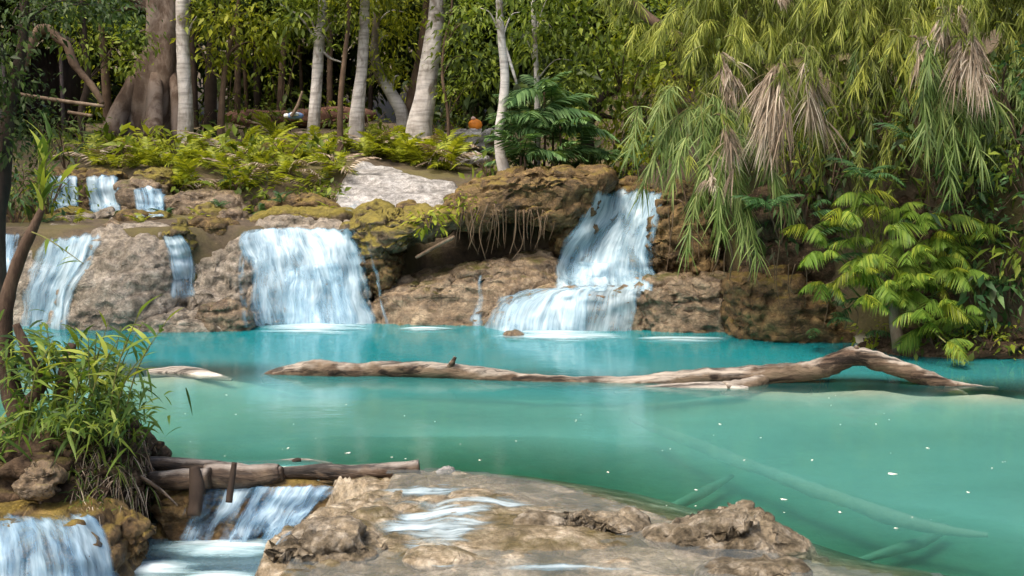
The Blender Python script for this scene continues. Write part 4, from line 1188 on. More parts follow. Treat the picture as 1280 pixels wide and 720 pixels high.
# ------------------------------------------------------------------ vegetation builders
def puff(c, r, clumps, per, Ls, Ws, hang=0.35, shell=0.45, spread=None):
    """leaf clumps through an ellipsoid volume; gives base points, directions and tints"""
    c, r = np.asarray(c, float), np.asarray(r, float)
    u = unit(rng.normal(size=(clumps, 3)))
    rad = rng.random(clumps) ** shell
    wob = 1 + 0.35 * fbm(u * 1.7 + c, 2, 3)
    cc = c + u * (rad * wob)[:, None] * r
    sp = spread or 0.16 * float(r.min()) + 0.10
    idx = np.repeat(np.arange(clumps), per)
    P = cc[idx] + rng.normal(size=(len(idx), 3)) * sp * np.array((1.2, 1.2, 0.7))
    D = unit(P - c) * 0.7 + rng.normal(size=P.shape) * 0.55 + np.array((0, 0, -hang))
    base = rng.random(clumps)
    tint = np.clip(base[idx] * 0.6 + rng.random(len(idx)) * 0.5 - 0.05, 0, 1)
    ln = Ls * (0.45 + 1.05 * rng.random(len(idx)) ** 1.4) * (0.8 + 0.5 * rng.random(clumps))[idx]
    return leaves(P, D, ln, ln * Ws, tint)

def px_puff(x, y, rx, ry, Y, leaf=0.14, wr=0.45, dens=1.0, depth=None, hang=0.35):
    k = mpp(Y)
    r = np.array((rx * k, depth or max(rx, ry) * k * 0.9, ry * k))
    area = math.pi * rx * ry * k * k
    leaf = leaf * 0.82
    clumps = max(8, int(area * 15 * dens / (leaf / 0.14)))
    per = 20
    return puff(pix(x, y, Y), r, clumps, per, leaf, wr, hang)

def grounded(pts, Y):
    P = [pix(p[0], p[1], Y + (p[3] if len(p) > 3 else 0)) for p in pts]
    Rr = [p[2] * 0.5 * mpp(Y) for p in pts]
    z = drop(P[0][0], P[0][1]) - 0.12
    if P[0][2] > z:
        P.insert(0, np.array((P[0][0], P[0][1], z))); Rr.insert(0, Rr[0] * 1.15)
    else:
        P[0][2] = z
    return P, Rr

def tree(name, label, pts, Y, bark, crown=(), leafm='leaf_mid', branches=(), leaf=0.14, group=None, ns=12, knob=0.10, ridge=0.0, n=7, dens=1.0, wr=0.45, cat='tree'):
    P, Rr = grounded(pts, Y)
    t = thing(name, P[0], label, cat, group)
    V, F = tube(P, Rr, ns, n, knob, int(abs(pts[0][0])) % 97, ridge=ridge)
    world_obj('trunk', V, F, M[bark], t)
    for b in branches:
        bp_ = [pix(q[0], q[1], Y + (q[3] if len(q) > 3 else 0)) for q in b]
        V, F = tube(bp_, [q[2] * 0.5 * mpp(Y) for q in b], 7, 5, 0.1, 3)
        world_obj('branch', V, F, M[bark], t)
    if crown:
        parts = [px_puff(*c[:4], c[4] if len(c) > 4 else Y, leaf=leaf, dens=dens, wr=wr) for c in crown]
        # a twig leads from the trunk to every leaf mass
        for c in crown:
            q = pix(c[0], c[1], c[4] if len(c) > 4 else Y)
            j = int(np.argmin([np.linalg.norm(p - q) + (0 if p[2] < q[2] else 0.8) for p in P]))
            mid = (P[j] + q) / 2 + np.array((0, 0, 0.15))
            r0 = max(0.012, Rr[j] * 0.3)
            V, F = tube([P[j], mid, q], [r0, r0 * 0.6, 0.006], 6, 5)
            world_obj('branch', V, F, M[bark], t)
        V, F, ti = joint(parts)
        world_obj('crown', V, F, M[leafm], t, tint=ti, smooth=False)
    return t

# fronds that are copied: a short curved rib with two rows of leaflets, one metre long along +X
def frond_mesh(name, pairs, ll, lw, arch, hang, mat, seed, tip=0.25, tint0=0.3, tint1=0.9):
    r = np.random.default_rng(seed)
    t = np.linspace(0.10, 1.0, pairs)
    C = lambda t: np.stack([t * (1 - 0.12 * t), np.zeros_like(t) + 0.03 * np.sin(3 * t + seed), arch * (t - 1.9 * t * t)], -1)
    parts = []
    c = C(t)
    prof = np.sin(np.pi * np.clip(t * 0.85 + 0.12, 0, 1)) ** 0.7
    for sgn in (-1, 1):
        D = np.stack([0.45 + 0.5 * t + 0.1 * r.normal(size=pairs), sgn * np.ones(pairs), -hang + 0.15 * r.normal(size=pairs)], -1)
        ln = ll * prof * (0.85 + 0.3 * r.random(pairs)) + tip * 0.1
        side = np.tile(np.array((0.0, 0.0, 1.0)), (pairs, 1)) + 0.2 * r.normal(size=(pairs, 3))
        parts.append(blades(c, D, ln, lw * (0.8 + 0.4 * r.random(pairs)), tint0 + (tint1 - tint0) * r.random(pairs), droop=0.35 + hang * 0.4, seg=3, side=side))
    tt = np.linspace(0, 1, 6)
    V, F = tube(C(tt), np.linspace(0.012, 0.004, 6), 5, 2)
    parts.append((V, F, np.full(len(V), 0.35)))
    V, F, ti = joint(parts)
    me = new_mesh(name, V, F, tint=ti, smooth=False)
    me.materials.append(mat)
    return me

FROND = {
    'fern': [frond_mesh('frond', 15, 0.24, 0.055, 0.35, 0.15, M['fern'], 10 + i, tint0=0.25 * (i % 2) + 0.1, tint1=0.75 + 0.1 * (i % 3)) for i in range(5)],
    'cool': [frond_mesh('frond', 20, 0.27, 0.05, 0.30, 0.35, M['leaf_cool'], 20 + i, tint0=0.4, tint1=1.0) for i in range(4)],
    'palm': [frond_mesh('frond', 19, 0.42, 0.05, 0.38, 0.7, M['palm'], 30 + i, tint0=0.15 + 0.15 * (i % 3), tint1=0.6 + 0.13 * (i % 4)) for i in range(6)],
    'dark': [frond_mesh('frond', 14, 0.26, 0.06, 0.35, 0.3, M['leaf_cool'], 40 + i, tint0=0.1, tint1=0.65) for i in range(4)],
}

FROND['fern'].append(frond_mesh('frond', 13, 0.20, 0.05, 0.5, 0.6, M['dry'], 71))
FROND['palm'].append(frond_mesh('frond', 15, 0.36, 0.05, 0.5, 0.9, M['leaf_yellow'], 72))

def place(mesh, name, parent, P, yaw, pitch, scale, roll=0.0):
    o = bpy.data.objects.new(name, mesh)
    col.objects.link(o)
    o.parent = parent
    o.location = tuple(np.asarray(P) - np.array(parent["_o"]))
    o.rotation_euler = (roll, -pitch, yaw)
    o.scale = (scale, scale, scale)
    return o

def fern(name, label, base, count, L0, kind, group=None, cat='fern', yaw0=0.0, yaw1=2 * math.pi, p0=0.35, p1=1.1, jitter=0.08):
    t = thing(name, base, label, cat, group)
    for k in range(count):
        yaw = yaw0 + (yaw1 - yaw0) * (k + random.random() * 0.7) / count
        P = np.asarray(base) + np.array((random.uniform(-1, 1), random.uniform(-1, 1), 0)) * jitter
        place(random.choice(FROND[kind]), 'frond', t, P, yaw, random.uniform(p0, p1), L0 * random.uniform(0.65, 1.15), random.uniform(-0.3, 0.3))
    return t

def shrub(name, label, base, rx, rz, mat, leaf=0.09, wr=0.42, dens=1.0, group=None, stems=6, bark='bark_brown', cat='shrub', hang=0.2, upright=0.0):
    base = np.asarray(base, float)
    t = thing(name, base, label, cat, group)
    ts = []
    for k in range(stems):
        a = random.uniform(0, 2 * math.pi)
        tip = base + np.array((math.cos(a) * rx * 0.6, math.sin(a) * rx * 0.6, rz * random.uniform(0.9, 1.6)))
        mid = (base + tip) / 2 + np.array((0, 0, 0.15 * rz))
        ts.append(tube([base - (0, 0, 0.05), mid, tip], [0.012, 0.009, 0.004], 5, 4))
    V, F = join(ts)
    world_obj('stems', V, F, M[bark], t)
    n = max(5, int(rx * rz * 26 * dens / (leaf / 0.09)))
    V, F, ti = puff(base + (0, 0, rz * 0.85), (rx, rx * 0.9, rz), n, 18, leaf, wr, hang=hang - upright)
    world_obj('foliage', V, F, M[mat], t, tint=ti, smooth=False)
    return t

def on_ground(x, Y):
    X = (x - 640) / FPX * Y / (CP) * CP
    X = pix(x, 300, Y)[0]
    return np.array((X, Y, drop(X, Y)))

# ------------------------------------------------------------------ the forest behind
tree('buttress_tree', 'giant buttressed tree with patchy grey-brown bark', [(190, 172, 78), (195, 140, 74), (200, 100, 62), (206, 60, 50), (209, 20, 48), (211, -60, 46), (212, -220, 36)], 24.0, 'bark_giant',
     crown=[(110, -10, 70, 40, 24), (210, -70, 90, 50, 25), (60, -60, 80, 60, 24), (140, 15, 34, 20, 24), (170, 40, 16, 14, 25.5)], leafm='leaf_cool', leaf=0.17, ns=28, knob=0.16, ridge=0.10, n=12,
     branches=[[(182, 72, 18), (168, 105, 22, -0.3), (150, 140, 24, -0.6), (140, 172, 26, -0.8)], [(212, 75, 10), (219, 110, 13, -0.5), (221, 140, 14, -0.7), (222, 172, 16, -0.8)],
               [(196, 90, 16, -0.3), (193, 130, 20, -0.9), (192, 172, 24, -1.3)]])
tree('pale_tree', 'pale trunk standing close beside the giant buttressed tree', [(232, 168, 20), (232, 130, 18), (229, 70, 16), (228, 20, 16), (229, -60, 15), (230, -200, 10)], 23.0, 'bark_white',
     crown=[(246, 20, 14, 26), (270, -40, 60, 40)], leafm='leaf_mid', leaf=0.13)
tree('slender_tree', 'slender yellow-leaved tree forking beside dark trunks', [(276, 155, 9), (279, 110, 7), (284, 70, 6), (292, 40, 5), (300, -10, 4)], 23.5, 'bark_brown',
     crown=[(290, 40, 48, 34), (325, 55, 34, 26), (262, 18, 30, 22), (310, 15, 45, 25), (275, 75, 26, 14), (345, 30, 25, 25)], leafm='leaf_yellow', leaf=0.15,
     branches=[[(284, 70, 5), (296, 58, 4), (305, 54, 2.5)], [(280, 100, 4), (262, 85, 3), (248, 55, 2)]])
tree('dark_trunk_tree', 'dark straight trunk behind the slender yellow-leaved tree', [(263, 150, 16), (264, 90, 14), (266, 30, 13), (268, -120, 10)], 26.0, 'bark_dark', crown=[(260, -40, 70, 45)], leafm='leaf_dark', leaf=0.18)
tree('grey_tree', 'banded pale trunk with the blue and white bundle beside its foot', [(391, 174, 17), (394, 130, 15), (397, 90, 14), (399, 55, 13), (404, 0, 11), (408, -150, 8)], 23.0, 'bark_white',
     crown=[(380, 15, 48, 30), (425, 25, 28, 26), (350, 5, 30, 28), (400, -40, 70, 40), (410, 50, 24, 14)], leafm='leaf_mid', leaf=0.14,
     branches=[[(398, 58, 4), (412, 72, 3), (428, 78, 2)]])
tree('slender_tree', 'thin bare crooked trunk between the banded trunk and the pinkish trunk', [(425, 168, 8), (426, 120, 7), (431, 70, 6), (436, 20, 5), (438, -80, 4)], 22.5, 'bark_brown', crown=[(440, 15, 24, 24), (425, -30, 40, 30)], leafm='leaf_yellow', leaf=0.13)
tree('pinkish_tree', 'smooth pinkish grey trunk swelling at its base', [(446, 155, 20), (448, 125, 17), (452, 90, 14), (455, 45, 13), (456, 0, 12), (457, -160, 9)], 23.0, 'bark_white', crown=[(460, -40, 70, 40), (475, -5, 25, 20)], leafm='leaf_yellow', leaf=0.14, knob=0.06)
tree('curved_tree', 'curved brown and white trunk bowing out beside the large white trunk', [(503, 145, 17), (488, 115, 15), (474, 92, 13), (468, 65, 11), (470, 30, 9), (473, -60, 7)], 24.0, 'bark_white',
     crown=[(490, 45, 36, 30), (480, 85, 20, 16), (505, 15, 30, 25), (470, 15, 22, 26), (500, 95, 22, 14)], leafm='leaf_yellow', leaf=0.14)
tree('white_tree', 'large smooth white trunk leaning slightly above the bright ferns', [(524, 160, 34), (531, 125, 27), (536, 85, 24), (542, 45, 22), (547, 0, 20), (553, -150, 15)], 23.0, 'bark_white', crown=[(550, -60, 90, 50), (575, 8, 22, 20)], leafm='leaf_mid', leaf=0.14, ns=16, knob=0.06)
tree('brown_tree', 'brown trunk crowding close behind the large white trunk', [(510, 150, 16), (518, 110, 14), (527, 60, 11), (534, 0, 10), (537, -120, 8)], 24.2, 'bark_brown', crown=[(525, -50, 60, 40)], leafm='leaf_dark', leaf=0.15)
tree('slender_tree', 'wispy sapling with a kinked stem beside the large white trunk', [(560, 145, 4), (553, 95, 4), (556, 50, 3.5), (564, 20, 3), (566, -30, 2.5)], 22.5, 'bark_brown', crown=[(578, 70, 34, 32), (598, 100, 36, 22), (585, 30, 36, 28), (570, 115, 22, 14)], leafm='leaf_mid', leaf=0.14,
     branches=[[(556, 60, 2.5), (570, 35, 2), (590, 25, 1.5)]])
tree('slender_tree', 'slender mottled trunk rooted on the brown rock hump', [(632, 222, 17), (626, 195, 14), (624, 165, 12), (629, 130, 12), (631, 95, 11), (627, 50, 10), (624, 0, 9), (622, -120, 7)], 17.0, 'bark_white',
     crown=[(650, 15, 32, 24), (600, 10, 30, 24), (640, -40, 70, 40)], leafm='leaf_mid', leaf=0.11, branches=[[(632, 60, 4), (640, 85, 4), (646, 105, 3)]])
tree('slender_tree', 'thin grey trunk wrapped by dark ferns next to the mottled trunk', [(671, 212, 9), (672, 160, 8), (671, 100, 7), (668, 40, 6), (664, -60, 5)], 18.0, 'bark_white',
     crown=[(690, 35, 45, 34), (665, 65, 26, 18), (715, 75, 32, 26), (700, -20, 60, 40), (655, 45, 16, 20)], leafm='leaf_mid', leaf=0.13)
tree('broadleaf_tree', 'dark curved trunk under a dense leafy crown behind the brown hump', [(736, 205, 18), (734, 165, 16), (740, 140, 13), (758, 118, 11), (775, 110, 8)], 18.5, 'bark_dark',
     crown=[(745, 45, 55, 42, 18.3), (770, 85, 42, 26, 18.2), (790, 20, 48, 34), (725, 110, 32, 20, 18.0), (700, -10, 60, 30), (760, 125, 20, 14)], leafm='leaf_mid', leaf=0.14, dens=1.1,
     branches=[[(738, 150, 9), (752, 145, 7), (768, 148, 4)]])
tree('yellow_shrub_tree', 'bushy yellow-green small tree between the dark curved trunk and the bamboo', [(805, 212, 9), (800, 180, 7), (796, 150, 6), (792, 110, 4)], 18.8, 'bark_brown',
     crown=[(788, 140, 32, 24), (815, 175, 26, 22), (800, 95, 36, 22), (775, 175, 20, 18), (825, 120, 24, 24), (812, 60, 30, 24)], leafm='leaf_yellow', leaf=0.14)
log('bare_branch', [(780, -10, 6, 17.0), (805, 18, 6, 17.0), (830, 35, 5, 16.8), (856, 48, 4, 16.6)], M['bark_brown'], 'thick bare branch slanting down into the bamboo', knob=0.1, seed=31)
for i, (x, Y, lm) in enumerate([(850, 20, 'leaf_yellow'), (930, 19.5, 'leaf_mid'), (1010, 19, 'leaf_mid'), (1100, 18.5, 'leaf_mid'), (1190, 18, 'leaf_yellow'), (1280, 17.5, 'leaf_mid')]):
    tree('bank_tree', 'leafy tree rising behind the bamboo on the overgrown bank', [(x, 60, 16), (x + 8, 0, 14), (x, -120, 10)], Y, 'bark_brown',
         crown=[(x, -30, 60, 45), (x - 40, 20, 45, 40), (x + 40, 10, 45, 40), (x, 60, 50, 34), (x + 20, -90, 80, 50), (x - 20, 100, 46, 30)], leafm=lm, leaf=0.16, group='trees behind the bamboo')
# dim trunks further in
dim = [(243, 145, 10, 28), (297, 138, 9, 30), (309, 140, 6, 33), (322, 135, 10, 31), (336, 138, 5, 35), (350, 135, 9, 30), (366, 138, 6, 34), (378, 140, 5, 32), (412, 140, 8, 30), (463, 138, 6, 31),
       (573, 145, 10, 29), (586, 142, 6, 33), (600, 142, 9, 30), (611, 140, 5, 34), (135, 150, 12, 28), (98, 150, 10, 30), (655, 140, 8, 30), (705, 140, 8, 31)]
for i, (x, y, w, Y) in enumerate(dim):
    lean = random.uniform(-12, 12)
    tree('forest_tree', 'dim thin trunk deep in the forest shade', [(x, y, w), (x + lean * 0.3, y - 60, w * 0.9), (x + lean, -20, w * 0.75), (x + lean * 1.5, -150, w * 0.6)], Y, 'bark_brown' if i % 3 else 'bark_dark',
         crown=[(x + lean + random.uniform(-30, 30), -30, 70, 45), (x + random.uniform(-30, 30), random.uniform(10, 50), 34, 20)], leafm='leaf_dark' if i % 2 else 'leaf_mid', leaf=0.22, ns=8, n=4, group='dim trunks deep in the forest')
# the mass of far foliage closing the view, and the roof of leaves over it
parts = []
for k in range(150):
    Y = random.uniform(34, 50)
    X = random.uniform(-27, 27)
    z = drop(X, Y)
    h = random.uniform(0, 1) ** 0.8 * 11
    parts.append(puff((X, Y, z + 0.5 + h), (2.2, 1.6, 1.5), 42, 14, 0.42, 0.5))
for k in range(90):
    X, Y = random.uniform(-3, 15), random.uniform(27, 34)
    parts.append(puff((X, Y, drop(X, Y) + random.uniform(0.5, 8.5)), (1.8, 1.4, 1.2), 36, 14, 0.32, 0.5))
V, F, ti = joint(parts)
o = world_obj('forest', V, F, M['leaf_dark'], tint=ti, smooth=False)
tag(o, 'dark mass of far forest foliage behind the trunks', 'forest', kind='stuff')
parts = []
for k in range(150):
    X, Y = random.uniform(-26, 24), random.uniform(29, 46)
    parts.append(puff((X, Y, random.uniform(9.5, 14.5)), (2.6, 2.4, 1.1), 40, 12, 0.45, 0.55))
for k in range(40):
    X, Y = random.uniform(-22, -12), random.uniform(10, 24)
    parts.append(puff((X, Y, random.uniform(6.5, 11)), (2.4, 2.2, 1.0), 40, 12, 0.4, 0.55))
for k in range(26):
    X, Y = random.uniform(6, 18), random.uniform(15, 26)
    parts.append(puff((X, Y, random.uniform(8, 12)), (2.4, 2.2, 1.0), 40, 12, 0.4, 0.55))
V, F, ti = joint(parts)
o = world_obj('forest_canopy', V, F, M['leaf_mid'], tint=ti, smooth=False)
tag(o, 'leaf canopy of the forest closing overhead', 'forest', kind='stuff')

# low plants on the forest edge
for i, (x, Y, s) in enumerate([(250, 25.5, 0.6), (318, 25.0, 0.55), (340, 24.2, 0.7), (355, 26, 0.6), (575, 25.5, 0.6), (465, 26, 0.6), (600, 27, 0.8), (545, 26.5, 0.7), (645, 23, 0.9), (420, 27, 0.6)]):
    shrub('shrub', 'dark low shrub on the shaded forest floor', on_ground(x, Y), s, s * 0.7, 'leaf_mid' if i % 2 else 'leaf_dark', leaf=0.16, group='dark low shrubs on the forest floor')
for k in range(15):
    x, Y = random.uniform(60, 720), random.uniform(28.5, 35)
    s_ = random.uniform(0.7, 1.2)
    shrub('shrub', 'tall dim understorey shrub between the forest trunks', on_ground(x, Y), s_, s_ * random.uniform(0.7, 1.1), 'leaf_mid' if k % 3 else 'leaf_yellow', leaf=0.2, dens=0.7, group='understorey shrubs between the trunks')
fern('fern', 'spiky fern with pale upright fronds below the dim trunks', on_ground(345, 23.6), 12, 0.75, 'fern', p0=0.5, p1=1.3)
# fern bank over the little falls
bank = [(130, 20.6), (160, 20.3), (185, 21.0), (205, 20.4), (235, 20.6), (250, 21.6), (270, 20.3), (290, 21.2), (315, 20.4), (335, 21.4), (350, 20.2), (372, 21.0), (392, 20.0), (405, 21.2), (425, 20.3), (300, 22.4), (220, 22.2), (170, 22.0), (260, 22.8), (345, 22.4), (385, 22.4), (150, 21.6), (320, 19.9), (285, 19.9), (410, 19.7), (240, 19.9)]
for i, (x, Y) in enumerate(bank):
    fern('fern', 'bright yellow-green fern clump on the bank above the little falls', on_ground(x, Y), 12, 0.62 + 0.18 * random.random(), 'fern', group='ferns on the bank above the little falls', p0=0.25, p1=1.2, jitter=0.2)
for i, (x, Y, s) in enumerate([(150, 20.9, 0.5), (225, 21.0, 0.5), (300, 20.8, 0.5), (360, 20.6, 0.55), (420, 21.0, 0.45), (190, 21.6, 0.5), (265, 21.2, 0.5), (335, 20.4, 0.4), (120, 21.5, 0.6)]):
    shrub('leafy_plant', 'broad-leaved yellow-green plant among the bank ferns', on_ground(x, Y), s, s * 0.62, 'leaf_yellow' if i % 2 else 'leaf_mid', leaf=0.22, wr=0.32, dens=1.3, group='broad-leaved plants on the fern bank', upright=0.5)
for i, (x, Y, s) in enumerate([(225, 19.7, 0.32), (300, 19.5, 0.3), (330, 19.4, 0.35), (395, 19.3, 0.35), (365, 19.4, 0.3), (415, 19.3, 0.25)]):
    shrub('leafy_plant', 'dark green tuft overhanging the rocks under the fern bank', on_ground(x, Y), s, s * 0.7, 'leaf_mid', leaf=0.13, dens=1.2, group='dark tufts under the fern bank')
for i, (x, Y) in enumerate([(55, 17.2), (95, 17.0), (150, 18.2), (180, 17.0), (212, 18.3), (250, 17.2), (275, 17.9), (300, 18.4), (350, 18.3), (410, 18.2), (480, 17.6), (30, 17.8), (330, 18.0)]):
    fern('fern', 'tiny fern sprouting on the rock terrace above the big boulder', on_ground(x, Y), 6, 0.22 + 0.12 * random.random(), 'fern' if i % 2 else 'dark', group='tiny ferns on the rock terrace', p0=0.2, p1=1.1, jitter=0.08)
# bright feathery ferns below the white trunk
for i, (x, Y) in enumerate([(450, 23.0), (470, 22.6), (490, 22.8), (510, 22.3), (530, 22.2), (548, 21.8), (462, 23.6), (500, 23.6), (540, 23.2), (480, 23.2), (520, 23.0), (440, 23.0), (558, 22.4), (505, 22.0), (540, 21.6), (470, 22.2), (560, 21.5)]):
    fern('fern', 'feathery bright fern clump below the large white trunk', on_ground(x, Y), 14, 0.66 + 0.2 * random.random(), 'fern', group='feathery ferns below the large white trunk', p0=0.35, p1=1.25, jitter=0.2)
# cool green ferns round the slender trunk
for i, (x, y, Y, n, L0) in enumerate([(668, 150, 17.2, 9, 1.0), (650, 165, 17.0, 8, 0.7), (700, 165, 17.3, 9, 0.95), (725, 190, 17.4, 8, 0.8), (655, 195, 16.9, 8, 0.7), (645, 205, 17.2, 8, 0.5), (690, 200, 17.0, 8, 0.75), (690, 140, 17.6, 6, 0.8), (750, 200, 17.5, 8, 0.7), (680, 115, 17.4, 7, 0.9)]):
    b0 = pix(x, y, Y)
    lab = 'blue-green fern with long drooping fronds around the slender mottled trunk'
    t = fern('fern', lab, b0, n, L0, 'cool', group='blue-green ferns around the slender mottled trunk', p0=0.0, p1=0.9, jitter=0.05)
    g0 = drop(b0[0], b0[1]) - 0.05
    if b0[2] > g0 + 0.05:
        V, F = tube([(b0[0], b0[1], g0), (b0[0] + 0.02, b0[1], (g0 + b0[2]) / 2), tuple(b0)], [0.022, 0.018, 0.014], 6, 4)
        world_obj('stem', V, F, M['bark_brown'], t)
for i, (x, Y, s, mt) in enumerate([(590, 17.8, 0.35, 'leaf_yellow'), (610, 17.2, 0.3, 'leaf_mid'), (760, 18.0, 0.5, 'leaf_cool'), (790, 18.2, 0.45, 'leaf_yellow'), (825, 18.0, 0.5, 'leaf_mid'), (710, 18.0, 0.4, 'leaf_mid'), (775, 17.6, 0.3, 'leaf_yellow'), (650, 17.8, 0.35, 'leaf_yellow'), (840, 17.3, 0.45, 'leaf_cool'), (815, 17.6, 0.35, 'leaf_yellow')]):
    shrub('leafy_plant', 'leafy plant crowding the top of the brown rock hump', on_ground(x, Y), s, s * 0.7, mt, leaf=0.15, dens=1.3, group='leafy plants on top of the rock hump')
shrub('leafy_plant', 'small bright seedling growing out of the moss ledge', pix(536, 282, 15.6), 0.13, 0.12, 'fern', leaf=0.11, dens=3, stems=3)
shrub('leafy_plant', 'tiny yellow-green seedling on top of the moss ledge', pix(582, 262, 15.9), 0.09, 0.07, 'fern', leaf=0.08, dens=3, stems=2)

for i, (x, Y, s) in enumerate([(770, 20.5, 0.9), (800, 21.5, 1.0), (830, 20.5, 0.9), (850, 19.0, 0.8), (810, 19.4, 0.7), (740, 21.5, 0.9), (700, 22.5, 0.9), (780, 23.5, 1.2), (845, 22.5, 1.2), (720, 19.5, 0.6), (690, 19.0, 0.5)]):
    shrub('shrub', 'leafy shrub thickening the shade behind the rock hump', on_ground(x, Y), s, s * 0.85, 'leaf_mid' if i % 2 else 'leaf_dark', leaf=0.17, dens=1.2, group='shrubs behind the rock hump')
# ------------------------------------------------------------------ dark growth and shed at the edge of the forest
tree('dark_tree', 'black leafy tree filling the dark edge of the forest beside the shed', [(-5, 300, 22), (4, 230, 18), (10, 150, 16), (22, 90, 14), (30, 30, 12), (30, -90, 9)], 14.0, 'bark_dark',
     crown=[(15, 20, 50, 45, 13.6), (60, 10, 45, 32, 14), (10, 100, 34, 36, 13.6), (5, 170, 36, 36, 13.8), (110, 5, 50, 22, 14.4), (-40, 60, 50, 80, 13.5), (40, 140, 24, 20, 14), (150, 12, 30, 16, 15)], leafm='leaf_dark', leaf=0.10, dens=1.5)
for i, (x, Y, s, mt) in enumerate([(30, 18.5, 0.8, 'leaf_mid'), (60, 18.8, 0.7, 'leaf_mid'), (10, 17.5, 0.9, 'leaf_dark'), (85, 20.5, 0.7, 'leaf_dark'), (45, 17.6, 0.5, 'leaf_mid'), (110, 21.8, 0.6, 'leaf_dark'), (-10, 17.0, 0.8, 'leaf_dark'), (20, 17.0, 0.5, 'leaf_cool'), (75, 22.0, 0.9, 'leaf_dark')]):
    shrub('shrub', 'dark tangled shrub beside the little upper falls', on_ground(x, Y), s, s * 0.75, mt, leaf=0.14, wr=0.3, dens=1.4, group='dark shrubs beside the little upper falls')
def bx(c, s, rz=0.0):
    c, s = np.asarray(c, float), np.asarray(s, float) / 2
    V = np.array([(x, y, z) for x in (-1, 1) for y in (-1, 1) for z in (-1, 1)], float) * s
    ca, sa = math.cos(rz), math.sin(rz)
    V = np.stack([V[:, 0] * ca - V[:, 1] * sa, V[:, 0] * sa + V[:, 1] * ca, V[:, 2]], 1) + c
    F = np.array([(0, 1, 3), (0, 3, 2), (4, 6, 7), (4, 7, 5), (0, 4, 5), (0, 5, 1), (2, 3, 7), (2, 7, 6), (0, 2, 6), (0, 6, 4), (1, 5, 7), (1, 7, 3)], np.int32)
    return V, F
M['shed'] = bark_mat('shed_wood', (0.012, 0.008, 0.007), (0.03, 0.02, 0.016), (0.06, 0.042, 0.034), 4, 0.2)
M['shedpost'] = bark_mat('shed_post', (0.05, 0.04, 0.04), (0.10, 0.08, 0.08), (0.17, 0.15, 0.15), 4, 0.2)
sb = on_ground(62, 25.5)
shed = thing('shed', sb, 'dark wooden shed half hidden in the forest shade', 'shed')
W0, H0 = 1.3, 2.1
for k in range(7):
    V, F = bx(sb + (-W0 / 2 + (k + 0.5) * W0 / 7, 0.5, H0 / 2), (W0 / 7 - 0.012, 0.03, H0)); world_obj('plank', V, F, M['shed'], shed, smooth=False)
for sx_ in (-1, 1):
    V, F = bx(sb + (sx_ * W0 / 2, 0, H0 / 2), (0.03, 1.0, H0)); world_obj('side_wall', V, F, M['shed'], shed, smooth=False)
    V, F = bx(sb + (sx_ * W0 / 2, -0.55, H0 / 2), (0.07, 0.07, H0)); world_obj('post', V, F, M['shedpost'], shed, smooth=False)
V, F = tube([sb + (-W0 / 2 - 0.2, 0, H0 - 0.1), sb + (0, 0, H0 + 0.35), sb + (W0 / 2 + 0.2, 0, H0 - 0.1)], [0.05, 0.05, 0.05], 4, 2)
rv = np.array([(-W0 / 2 - 0.2, -0.8, H0 - 0.05), (0, -0.8, H0 + 0.4), (W0 / 2 + 0.2, -0.8, H0 - 0.05), (-W0 / 2 - 0.2, 0.8, H0 - 0.05), (0, 0.8, H0 + 0.4), (W0 / 2 + 0.2, 0.8, H0 - 0.05)])
rv = np.vstack([rv, rv + (0, 0, 0.06)]) + sb
rf = np.array([(6, 7, 10), (6, 10, 9), (7, 8, 11), (7, 11, 10), (0, 4, 1), (0, 3, 4), (1, 5, 2), (1, 4, 5), (0, 1, 7), (0, 7, 6), (1, 2, 8), (1, 8, 7), (3, 10, 4), (3, 9, 10), (4, 11, 5), (4, 10, 11), (0, 9, 3), (0, 6, 9), (2, 5, 11), (2, 11, 8)], np.int32)
world_obj('roof', rv, rf, M['shed'], shed, smooth=False)
log('bare_branch', [(15, 122, 4, 21.0), (28, 85, 5, 21.0), (44, 45, 6, 21.0), (58, 36, 6, 21.0), (72, 48, 5, 21.0), (84, 58, 5, 21.0), (92, 78, 5, 21.0), (100, 90, 4, 21.0), (118, 112, 4, 21.0), (128, 130, 3, 21.0)], M['bark_brown'], 'bare arching branch looping over the front of the shed', knob=0.15, seed=41)
log('bare_branch', [(15, 116, 2, 20.4), (70, 125, 2.2, 20.4), (130, 133, 2, 20.4)], M['root'], 'thin straight pole lying across the dark shrubs below the shed', seed=42)
log('bare_branch', [(85, 140, 2, 20.8), (115, 145, 2, 20.8)], M['root'], 'short stick below the thin pole by the shed', seed=43)
log('bare_branch', [(364, 146, 2, 22.6), (372, 132, 2, 22.6), (378, 114, 1.3, 22.6)], M['root'], 'thin bare twig slanting up beside the blue and white bundle', seed=44)
tree('dark_trunk_tree', 'thin dark leaning trunk between the shed and the giant tree', [(104, 190, 10), (102, 140, 9), (110, 100, 8), (105, 40, 7), (100, -80, 6)], 22.5, 'bark_dark', crown=[(110, 60, 30, 25), (80, 20, 40, 25), (170, 45, 22, 22), (165, 75, 16, 18)], leafm='leaf_mid', leaf=0.14)

